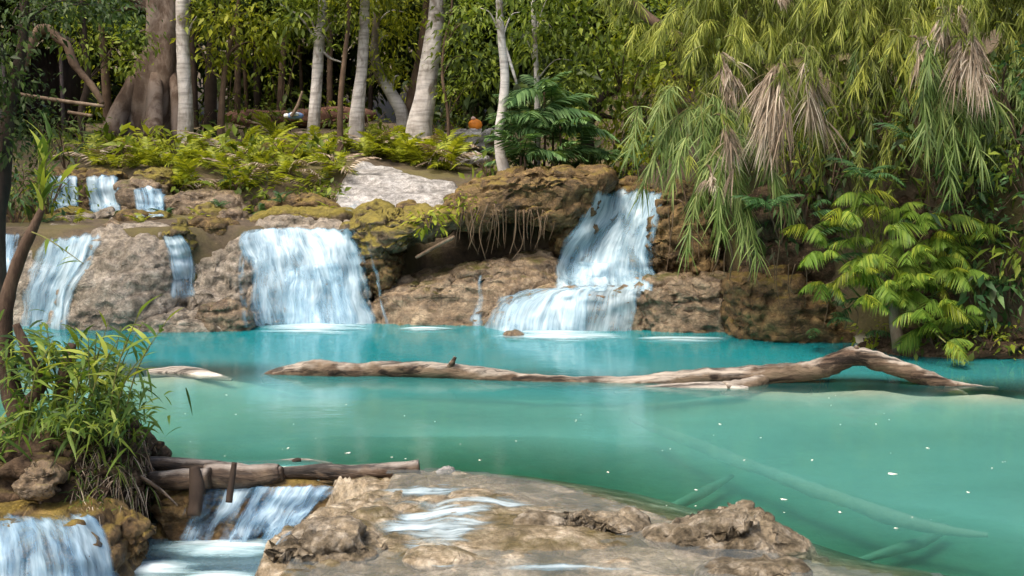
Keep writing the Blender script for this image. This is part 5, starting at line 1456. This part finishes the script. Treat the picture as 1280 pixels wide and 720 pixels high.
# clay bank, bundle and bag far back
R('clay_bank', [(270, 150), (285, 138), (340, 140), (395, 136), (430, 134), (470, 138), (480, 150), (400, 158), (300, 158)], 27.5, 0.4, plain_mat('red_clay', (0.13, 0.062, 0.038), 0.9, 0.45, 3),
  'low reddish clay bank behind the fern bank', 'bank', sub=5, seed=60, strata=0.0, lump=0.06, solid=False)
def sack(name, c, r, parts_, label, cat):
    t = thing(name, c, label, cat)
    for nm, dc, rr, mt, sd in parts_:
        S, F = ico(3)
        V = S * np.array(rr) * (1 + 0.25 * fbm(S * 1.6 + sd, 3, sd))[:, None]
        V[:, 2] = np.maximum(V[:, 2], -rr[2] * 0.75)
        world_obj(nm, V + np.asarray(c) + np.asarray(dc), F, mt, t)
    return t
bp0 = pix(366, 151, 22.8)
sack('bundle', bp0, 0.2, [('cloth', (0.05, 0, 0.1), (0.17, 0.12, 0.08), plain_mat('blue_cloth', (0.10, 0.17, 0.33), 0.7, 0.4, 6), 3), ('white_cloth', (-0.12, -0.03, 0.10), (0.06, 0.06, 0.05), plain_mat('white_cloth', (0.75, 0.75, 0.72), 0.7, 0.1), 5),
     ('white_cloth', (0.06, -0.10, 0.13), (0.10, 0.06, 0.05), plain_mat('pale_cloth', (0.6, 0.66, 0.72), 0.7, 0.1), 7)], 'blue and white cloth bundle on the ground by the banded pale trunk', 'bundle')
ob = pix(594, 160, 23.9)
sack('bag', ob, 0.2, [('body', (0, 0, 0.06), (0.15, 0.12, 0.14), plain_mat('orange_cloth', (0.75, 0.24, 0.02), 0.6, 0.2, 6), 9), ('top', (-0.04, -0.02, 0.20), (0.05, 0.05, 0.045), plain_mat('pink_cloth', (0.65, 0.45, 0.38), 0.7, 0.1), 11)],
     'small bright orange bag sitting on the whitish slab', 'bag')

# ------------------------------------------------------------------ hanging bamboo over the far bank
def bamboo(name, label, anchor, culms, length, mat, group, leaf=0.28, spread=0.5, side=0.0, up=0.55, tb=0.0, cat='bamboo'):
    anchor = np.asarray(anchor, float)
    t = thing(name, anchor, label, cat, group)
    st, P, D, Tn = [], [], [], []
    for k in range(culms):
        a = rng.normal() * spread + side
        d = unit(np.array((math.sin(a), -math.cos(a) * 0.8, up + 0.3 * rng.normal())))
        ln = length * (0.6 + 0.6 * rng.random())
        b0 = anchor + rng.normal(size=3) * np.array((0.25, 0.1, 0.12))
        s = np.linspace(0, 1, 9)[:, None]
        path = b0 + d * ln * s + np.array((0, 0, -1.0)) * ln * 0.95 * s ** 2.0
        st.append(tube(path[::2], np.linspace(0.009, 0.003, 5), 4, 3))
        m_ = int(120 * ln)
        u = 0.15 + 0.85 * rng.random(m_) ** 0.8
        pp = b0 + d * ln * u[:, None] + np.array((0, 0, -1.0)) * ln * 0.95 * (u ** 2.0)[:, None]
        tang = unit(d - 2 * 0.95 * u[:, None] * np.array((0, 0, 1.0)))
        dd = tang * 0.7 + rng.normal(size=(m_, 3)) * np.array((0.45, 0.35, 0.25)) + np.array((0, 0, -0.25))
        P.append(pp); D.append(dd)
        Tn.append(np.clip(tb + 0.25 * rng.random() + 0.6 * rng.random(m_), 0, 1))
    P, D, Tn = np.vstack(P), np.vstack(D), np.concatenate(Tn)
    V, F = join(st)
    o = world_obj('stems', V, F, M['stem'], t); o['kind'] = 'stuff'
    ln = leaf * (0.6 + 0.8 * rng.random(len(P)))
    V, F, ti = blades(P, D, ln, 0.008 + 0.036 * ln, Tn, droop=0.45, seg=4)
    o = world_obj('foliage', V, F, M[mat], t, tint=ti, smooth=False); o['kind'] = 'stuff'
    return t

M['bamboo_shaded'] = leaf_mat('shaded_bamboo_leaf', [(0, (0.03, 0.055, 0.014)), (0.5, (0.12, 0.19, 0.045)), (1, (0.34, 0.40, 0.14))], trans=0.4)  # greener leaf copy with the lower tufts' shade in its colour
cnt = 0
for row, (y, xs_) in enumerate([(-60, range(840, 1330, 62)), (-15, range(815, 1330, 58)), (30, range(840, 1330, 56)), (75, range(855, 1330, 58)), (120, range(850, 1330, 62)), (160, range(862, 1300, 70))]):
    for x in xs_:
        xx, yy = x + random.uniform(-20, 20), y + random.uniform(-16, 16)
        h = hit(xx, max(yy, 62))
        Yd = np.interp(xx, [820, 1000, 1280], [16.4, 15.0, 13.6])
        if h is not None and h[1] < 22: Yd = min(Yd, h[1] + 0.2)
        a = pix(xx, yy, Yd)
        top = yy < 45  # high tufts get top light in their tint, lower ones darker shade
        bamboo('bamboo_clump', 'drooping yellow-green bamboo tuft high on the overgrown bank' if top else 'drooping green bamboo tuft hanging down the overgrown bank', a, 11, random.uniform(0.7, 1.15),
               'bamboo' if (top or random.random() < 0.55) else 'bamboo_shaded', 'bamboo tufts high on the overgrown bank' if top else 'bamboo tufts hanging down the overgrown bank', tb=random.uniform(-0.1, 0.25) if top else random.uniform(-0.2, 0.12), leaf=random.uniform(0.13, 0.21))
bamboo('bamboo_clump', 'pale bamboo spray hanging lowest beside the dark rock pillar', pix(905, 180, 13.9), 14, 0.85, 'bamboo_shaded', None, spread=0.35, side=0.1, up=-0.1, tb=0.15, leaf=0.25)
bamboo('bamboo_clump', 'pale bamboo spray just above the dark rock pillar', pix(872, 130, 14.8), 12, 0.9, 'bamboo_shaded', None, spread=0.4, side=-0.2, up=0.0, tb=0.1, leaf=0.27)
bamboo('bamboo_clump', 'green bamboo spray hanging between the two largest dry bunches', pix(1170, 95, 12.9), 12, 0.8, 'bamboo_shaded', None, spread=0.4, up=0.0, tb=0.1, leaf=0.25)
# dark shrubs filling the bank behind
for i, (x, y) in enumerate([(960, 210), (1010, 180), (1060, 150), (1060, 230), (1110, 190), (1160, 230), (1210, 190), (1250, 170), (1260, 240), (1220, 280), (1180, 300), (1270, 310), (1100, 120), (1000, 260), (1060, 290), (1230, 130), (1275, 110), (930, 170), (1250, 360), (1200, 380), (985, 225), (1025, 240), (1040, 205), (1085, 165), (1130, 205), (1185, 265), (1240, 210), (1280, 200), (1265, 275), (1290, 330), (970, 285), (1235, 330), (1080, 255), (1140, 150), (1200, 235)]):
    h = hit(x, y)
    if h is None or h[1] > 20: h = pix(x, y, 14.5)
    if random.random() < 0.3: h = h + (0, -0.2, 0.1)
    shrub('shrub', 'dark leafy shrub clinging to the overgrown bank', h + (0, -0.25, -0.15), 0.46, 0.36, ('leaf_dark', 'leaf_cool', 'leaf_mid')[i % 3], leaf=0.13, wr=0.35, dens=1.2, group='dark shrubs on the overgrown bank')

def dry_bunch(label, x, y0, y1, Y, wpx, n, seed, lean=0.0):
    a = pix(x, y0, Y)
    ln = (y1 - y0) * mpp(Y)
    t = thing('dry_grass_bunch', a, label, 'dry grass')
    k = mpp(Y)
    parts = []
    # a ragged mop: many small withered tufts, each of strands that part and curl
    m_ = n // 12
    ropes = rng.normal(size=max(3, int(wpx / 11))) * 0.95
    ends = 0.45 + 0.55 * rng.random(len(ropes))
    for q in range(m_):
        ri = rng.integers(len(ropes))
        u = rng.random() * ends[ri]
        th = ropes[ri] + 0.10 * rng.normal()
        wid = wpx * k * (0.22 + 0.28 * u ** 0.8)
        b0 = a + np.array((math.sin(th) * wid + lean * u * ln * 0.7 + 0.03 * rng.normal(), -abs(math.cos(th)) * (0.06 + 0.22 * u) , -u * ln * 0.72 + 0.02 * rng.normal()))
        d0 = np.array((math.sin(th) * 0.45 * (1 - 0.4 * u) + lean + 0.28 * rng.normal(), -0.25 * abs(math.cos(th)) + 0.15 * rng.normal(), -0.45 - 0.5 * u + 0.15 * rng.normal()))
        w = 12
        D = d0 + rng.normal(size=(w, 3)) * np.array((0.24, 0.18, 0.16))
        P = b0 + rng.normal(size=(w, 3)) * 0.012
        le = ln * (0.13 + 0.20 * rng.random()) * (0.6 + 0.7 * rng.random(w))
        tb = rng.random()
        parts.append(blades(P, D, le, 0.007 + 0.014 * rng.random(w), np.clip(0.7 * tb + 0.45 * rng.random(w) - 0.05, 0, 1), droop=0.45 + 0.3 * rng.random(), seg=5, belly=0.4))
    V, F, ti = joint(parts)
    o = world_obj('strands', V, F, M['dry'], t, tint=ti, smooth=False); o['kind'] = 'stuff'
    V, F = tube([a + (0, 0.5, 0.05), a + (0, 0.2, 0.02), a + (0, -0.02, -0.1)], [0.012, 0.016, 0.012], 6, 3)
    world_obj('stalk', V, F, M['bark_brown'], t)
    bamboo('bamboo_clump', 'short bamboo tuft spilling over the top of a dry bunch', a + (0.0, -0.10, 0.12), 3 + int(wpx / 18), 0.24 + 0.0015 * wpx, 'bamboo', 'bamboo tufts over the dry bunches', leaf=0.15, spread=0.9, up=0.5, tb=0.0)
    return t
dry_bunch('largest withered grey-brown grass bunch hanging over the bank', 985, 80, 230, 13.15, 84, 900, 1, 0.0)
dry_bunch('narrow withered grass bunch beside the largest dry bunch', 905, 68, 140, 13.6, 38, 300, 2, -0.08)
dry_bunch('withered grass bunch high up above the green palms', 1192, 8, 80, 12.4, 38, 330, 3, 0.05)
dry_bunch('long withered grass bunch hanging just below the high dry bunch', 1212, 45, 155, 12.3, 46, 480, 4, 0.05)
dry_bunch('thin wisp of withered grass at the top of the bamboo', 968, -15, 22, 13.2, 26, 200, 5, 0.1)
dry_bunch('thin withered wisp beside the narrow dry bunch, trailing low', 905, 145, 250, 13.2, 20, 170, 6, 0.0)
dry_bunch('single slanting wisp of dry leaves between the palms and the largest bunch', 1153, 45, 120, 12.6, 14, 100, 7, -0.25)
dry_bunch('small pale wisp of dry leaves at the edge of the bamboo above the pillar', 890, 210, 268, 13.4, 12, 100, 8, -0.05)

# ------------------------------------------------------------------ bright palms at the foot of the bank
heads = [(480, 265), (600, 195), (670, 130), (720, 185), (630, 305), (640, 375), (740, 355), (540, 465), (700, 455), (790, 300), (860, 345), (820, 185), (890, 215), (1000, 215), (980, 285), (1120, 240), (990, 345), (930, 390),
         (800, 415), (870, 445), (960, 475), (1040, 430), (800, 500), (880, 570), (960, 540), (690, 520), (990, 680), (900, 630), (560, 240), (770, 255), (930, 300), (660, 420), (750, 470), (850, 500), (1000, 420), (530, 350), (1060, 550), (1040, 600)]
pal = thing('palm_clump', gz(1122, 448, 0.0), 'bright green palm clump on a short brown trunk at the water edge', 'palm')
hub = pix(1118, 372, 12.75)
V, F = tube([gz(1124, 452, -0.15), pix(1123, 430, 12.7), pix(1119, 405, 12.75), hub], [0.085, 0.075, 0.07, 0.055], 10, 6, 0.12, 3)
world_obj('trunk', V, F, M['root'], pal)
for i, (cx, cy) in enumerate(heads):
    x, y = 850 + cx / 2.977, 200 + cy / 2.977
    Yh = 12.2 + 0.9 * (445 - y) / 200 + random.uniform(-0.25, 0.25)
    tipc = pix(x, y, Yh)
    src = hub + np.array(((tipc[0] - hub[0]) * 0.35, 0.35, (tipc[2] - hub[2]) * 0.45 - 0.1))
    V, F = tube([src, (src + tipc) / 2 + (0, 0.05, 0.12), tipc], [0.013, 0.010, 0.007], 5, 4)
    world_obj('stem', V, F, M['stem'], pal)
    for q in range(4):
        yaw = random.uniform(-math.pi, 0) if q else math.atan2(tipc[1] - src[1] - 0.6, tipc[0] - src[0])
        place(random.choice(FROND['palm']), 'frond', pal, tipc, yaw, random.uniform(-0.1, 0.6), random.uniform(0.24, 0.44), random.uniform(-0.4, 0.4))
for k in range(34):
    P = pix(random.uniform(1010, 1230), random.uniform(250, 420), random.uniform(12.9, 13.3))
    place(random.choice(FROND['dark']), 'frond', pal, P, random.uniform(-math.pi, 0), random.uniform(-0.2, 0.6), random.uniform(0.35, 0.5))
for i, (x, y, n, s) in enumerate([(1190, 175, 7, 0.5), (1225, 185, 7, 0.45), (1262, 175, 7, 0.5), (1140, 165, 6, 0.4), (1240, 300, 7, 0.5), (1265, 350, 7, 0.5), (1215, 405, 8, 0.4), (1250, 415, 8, 0.4), (1175, 425, 8, 0.32), (960, 255, 7, 0.5), (1085, 215, 7, 0.45)]):
    h = hit(x, y)
    b0 = pix(x, y, 12.9) if (h is None or h[1] > 13.6) else h
    fern('fern', 'dark green fern sprouting from the shaded bank near the palms', b0 + (0, 0, -0.05), n, s, 'dark', group='dark ferns on the shaded bank', p0=-0.1, p1=0.8)
for i, (x, y) in enumerate([(1200, 425), (1235, 432), (1260, 425), (1170, 432), (1100, 425)]):
    h = hit(x, y); h = pix(x, y, 12.6) if h is None else h
    shrub('leafy_plant', 'low olive weeds on the earthy bank by the water', h - (0, 0, 0.05), 0.25, 0.15, 'leaf_mid' if i % 2 else 'fern', leaf=0.09, dens=1.6, group='low weeds on the earthy bank')

# ------------------------------------------------------------------ hanging roots
M['fine_root'] = bark_mat('fine_root', (0.04, 0.027, 0.015), (0.11, 0.075, 0.045), (0.22, 0.16, 0.10), 8, 0.2)
def roots(parent, specs, mat='fine_root'):
    for (x0, y0, x1, y1, Y, w) in specs:
        a, b = pix(x0, y0, Y), pix(x1, y1, Y - 0.05)
        m_ = (a + b) / 2 + rng.normal(size=3) * 0.05
        V, F = tube([a, m_, b], [0.7 * w * mpp(Y), w * 0.5 * mpp(Y), 0.25 * w * mpp(Y)], 6, 5, 0.1, 4)
        world_obj('hanging_root', V, F, M[mat], parent)
by_label = {o.get('label', ''): o for o in bpy.data.objects if o.parent is None}
hump = by_label['brown rock hump with hanging roots above the dark hollow']
roots(hump, [(578, 262, 574, 300, 15.9, 1.2), (588, 262, 585, 312, 15.85, 1.6), (600, 258, 598, 318, 15.8, 1.3), (610, 255, 607, 325, 15.8, 1.8), (618, 255, 622, 310, 15.85, 1.0), (628, 258, 630, 305, 15.9, 1.2), (645, 262, 637, 318, 15.75, 1.8),
            (655, 262, 640, 325, 15.8, 1.4), (662, 262, 660, 300, 15.85, 1.2), (672, 265, 668, 312, 15.8, 1.2), (595, 262, 592, 300, 15.8, 0.9), (684, 268, 680, 300, 15.8, 1.0), (615, 262, 612, 300, 15.8, 1.0)] + [(x_ + random.uniform(-4, 4), 262, x_ + random.uniform(-7, 7), random.uniform(285, 322), 15.9 + random.uniform(-0.1, 0.2), 0.7) for x_ in range(575, 692, 5)])
log('bare_branch', [(520, 322, 2, 15.9), (545, 308, 2.2, 15.8), (568, 296, 2, 15.7)], M['root'], 'short broken stick lying in the hollow under the moss ledge', seed=51)
bankr = by_label['root-streaked brown bank rock at the waterline under the hanging bamboo']
roots(bankr, [(912, 300, 912, 350, 13.6, 2.4), (936, 310, 935, 352, 13.6, 3.0), (975, 300, 977, 392, 13.5, 1.0), (986, 330, 988, 376, 13.5, 1.0), (994, 330, 995, 372, 13.5, 1.0), (1004, 320, 1006, 384, 13.5, 1.2), (1030, 370, 1029, 410, 13.3, 1.2),
             (1052, 375, 1056, 412, 13.2, 2.0), (1066, 380, 1070, 410, 13.2, 1.2), (900, 310, 888, 345, 13.9, 1.5), (920, 290, 905, 345, 13.7, 1.5), (955, 320, 950, 360, 13.5, 1.5), (965, 310, 968, 355, 13.5, 1.3)])
pil = by_label['tall dark brown rock pillar flanking the stepped waterfall']
roots(pil, [(842, 240, 838, 300, 15.55, 1.5), (855, 238, 866, 345, 15.55, 1.6), (870, 250, 874, 330, 15.6, 1.4), (848, 250, 862, 270, 15.5, 1.8), (835, 260, 832, 345, 15.6, 1.2)])

# ------------------------------------------------------------------ reedy bush on the near mound
M['bark_bush'] = bark_mat('bush_bark', (0.02, 0.012, 0.008), (0.065, 0.04, 0.026), (0.15, 0.10, 0.065), 9, 0.3, bump=1.0)
LEAF = []
for i in range(5):
    r = np.random.default_rng(60 + i)
    V, F, ti = blades(np.zeros((1, 3)), np.array([[1.0, 0.05 * i - 0.1, 0.15]]), 1.0, 0.12 + 0.03 * (i % 3), np.array([0.2 + 0.2 * i]), droop=0.30 + 0.12 * (i % 3), seg=8, side=np.array([[0.1, 0.2, 1.0]]))
    me = new_mesh('leaf', V, F, tint=ti); me.materials.append(M['bush']); LEAF.append(me)
bush = thing('reed_bush', gz(110, 560, 0.3), 'leafy reed bush growing on the dark earth mound', 'bush')
V, F = tube([pix(40, 560, 7.6), pix(18, 500, 7.6), pix(6, 430, 7.6), pix(10, 370, 7.6), pix(26, 320, 7.6), pix(42, 285, 7.6), pix(52, 262, 7.6)], [0.085, 0.075, 0.055, 0.05, 0.042, 0.034, 0.02], 12, 7, 0.2, 6)
world_obj('trunk', V, F, M['bark_bush'], bush)
V, F = tube([pix(70, 545, 7.5), pix(76, 490, 7.5), pix(84, 455, 7.5), pix(90, 430, 7.5)], [0.055, 0.05, 0.045, 0.03], 10, 6, 0.2, 8)
world_obj('trunk', V, F, M['bark_bush'], bush)
V, F = tube([pix(30, 510, 7.45), pix(50, 480, 7.4), pix(30, 430, 7.35), pix(20, 405, 7.35)], [0.05, 0.045, 0.035, 0.025], 8, 6, 0.2, 9)
world_obj('trunk', V, F, M['bark_bush'], bush)
def reed(parent, p0, tip, nl, Ll, r0=0.006, lo=0.2, up=0.6):
    p0, tip = np.asarray(p0), np.asarray(tip)
    mid = (p0 + tip) / 2 + np.array((0.3 * (p0[0] - tip[0]) * 0.4, 0, 0.05))
    V, F = tube([p0, mid, tip], [r0, r0 * 0.8, r0 * 0.4], 5, 5)
    path = catmull([p0, mid, tip], 20)
    st = world_obj('stem', V, F, M['stem'], parent)
    st["_o"] = parent["_o"]
    for k in range(nl):
        u = lo + (1 - lo) * (k + 0.5) / nl
        P = path[min(len(path) - 1, int(u * (len(path) - 1)))]
        yaw = random.uniform(0, 2 * math.pi)
        o = place(random.choice(LEAF), 'leaf', st, P, yaw, random.uniform(up - 0.4, up + 0.5), Ll * random.uniform(0.6, 1.2), random.uniform(-0.6, 0.6))
    return st
spec = []
for k in range(28):
    x0 = random.uniform(30, 155)
    xt = x0 + random.uniform(-25, 45) + (x0 - 90) * 0.25
    yt = random.uniform(395, 500) - 10
    Y = random.uniform(7.0, 7.8)
    reed(bush, pix(x0, random.uniform(525, 556), Y), pix(xt, yt - 8, Y - random.uniform(-0.1, 0.25)), 7, 0.24, lo=0.3)
reed(bush, pix(150, 545, 7.3), pix(212, 395, 7.2), 8, 0.22, lo=0.55, up=0.5)
reed(bush, pix(52, 270, 7.6), pix(66, 168, 7.6), 12, 0.30, r0=0.008, lo=0.0, up=1.1)
reed(bush, pix(50, 268, 7.6), pix(48, 190, 7.65), 9, 0.26, r0=0.007, lo=0.0, up=1.1)
reed(bush, pix(40, 290, 7.55), pix(105, 330, 7.4), 6, 0.16, lo=0.4, up=0.1)
reed(bush, pix(52, 265, 7.6), pix(80, 225, 7.6), 6, 0.24, lo=0.0, up=0.5)
# fine growth low in the bush
pf = []
for (x, y, rx, ry, Y) in [(60, 520, 60, 30, 7.2), (120, 500, 50, 40, 7.3), (90, 470, 60, 34, 7.4), (150, 515, 30, 30, 7.2), (100, 520, 50, 18, 7.0), (40, 440, 40, 25, 7.5), (20, 540, 40, 20, 7.2)]:
    c = pix(x, y, Y); k = mpp(Y); m_ = 190
    P = c + rng.normal(size=(m_, 3)) * np.array((rx * k * 0.6, 0.18, ry * k * 0.6))
    D = rng.normal(size=(m_, 3)) + np.array((0, -0.3, 0.7))
    ln = 0.10 + 0.12 * rng.random(m_)
    pf.append(blades(P, D, ln, ln * 0.13, np.clip(rng.random(m_) * 0.8, 0, 1), droop=0.5, seg=4))
V, F, ti = joint(pf)
o = world_obj('foliage', V, F, M['bush'], bush, tint=ti, smooth=False); o['kind'] = 'stuff'
# roots and dead grass on the mound face
mound = by_label['dark root-bound earth mound carrying the reedy bush']
rs = []
for k in range(26):
    x0 = random.uniform(60, 185); y0 = random.uniform(545, 610)
    h = hit(x0, y0)
    if h is None or h[1] > 9: continue
    b0 = h + np.array((random.uniform(-0.12, 0.12), -0.06, -random.uniform(0.15, 0.4)))
    V, F = tube([h + (0, 0.04, 0.02), (h + b0) / 2 + rng.normal(size=3) * 0.03 + (0, -0.05, 0), b0], [0.008, 0.006, 0.003], 5, 5)
    world_obj('hanging_root', V, F, M['root'], mound)
m_ = 420
P, D = [], []
for k in range(m_):
    h = hit(random.uniform(90, 190), random.uniform(535, 640))
    if h is None or h[1] > 8.6: continue
    P.append(h); D.append((random.gauss(0, 0.4), -0.5, random.gauss(-0.3, 0.5)))
P, D = np.array(P), np.array(D)
ln = 0.07 + 0.12 * rng.random(len(P))
V, F, ti = blades(P, D, ln, 0.006, rng.random(len(P)) * 0.9, droop=0.7, seg=3)
o = world_obj('dead_grass', V, F, M['dry'], mound, tint=ti, smooth=False); o['kind'] = 'stuff'
V, F, ti = blades(P[::2] + (0, -0.01, 0.02), D[::2] * (1, 1, -1), ln[::2], 0.008, rng.random(len(P[::2])) * 0.8, droop=0.6, seg=3)
o = world_obj('moss_grass', V, F, M['bush'], mound, tint=ti, smooth=False); o['kind'] = 'stuff'

# ------------------------------------------------------------------ petals drifting on the pool
def petal_mesh(k):
    a = np.linspace(0, 2 * math.pi, 9, endpoint=False)
    r = 1 + 0.3 * np.sin(a * 2 + k) + 0.15 * np.cos(3 * a + k)
    V = np.stack([np.cos(a) * r, np.sin(a) * r * 0.55, 0.10 * np.cos(a * 2)], -1)
    V = np.vstack([V, [(0, 0, 0.12)]]); n = 9
    V = np.vstack([V, V - (0, 0, 0.08)])
    F = [(i, (i + 1) % n, n) for i in range(n)] + [((i + 1) % n + n + 1, i + n + 1, 2 * n + 1) for i in range(n)]
    F += [(i, i + n + 1, (i + 1) % n + n + 1) for i in range(n)] + [(i, (i + 1) % n + n + 1, (i + 1) % n) for i in range(n)]
    me = new_mesh('floating_petal', V, np.array(F, np.int32)); me.materials.append(M['petal'])
    return me
PET = [petal_mesh(k) for k in range(4)]
spots = [(1116, 592, 9), (980, 624, 6), (1015, 575, 4), (1210, 615, 4), (1160, 560, 4), (1095, 530, 3), (900, 530, 4), (870, 612, 4), (760, 590, 4), (700, 625, 3), (1050, 640, 5), (1240, 585, 3), (1120, 660, 4), (930, 575, 3), (360, 560, 4), (435, 566, 6), (600, 575, 3)]
for k in range(50):
    x, y = random.uniform(230, 1270), random.uniform(490, 660)
    if y > 585 and x < 830: continue
    spots.append((x, y, random.uniform(1.2, 2.8)))
for k, (x, y, r) in enumerate(spots):
    c = gz(x, y, 0.004)
    o = link('floating_petal', PET[k % 4], None, None, tuple(c))
    s = r * 0.6 * mpp(c[1])
    o.scale = (s, s * 1.3, s); o.rotation_euler = (0, 0, random.uniform(0, 6.28))
    if k == 0: tag(o, 'largest pale petal floating on the near pool', 'petal', 'petals drifting on the pool')
    else: tag(o, 'small pale petal floating on the turquoise pool', 'petal', 'petals drifting on the pool')
for o in bpy.data.objects:
    if "_o" in o: del o["_o"]
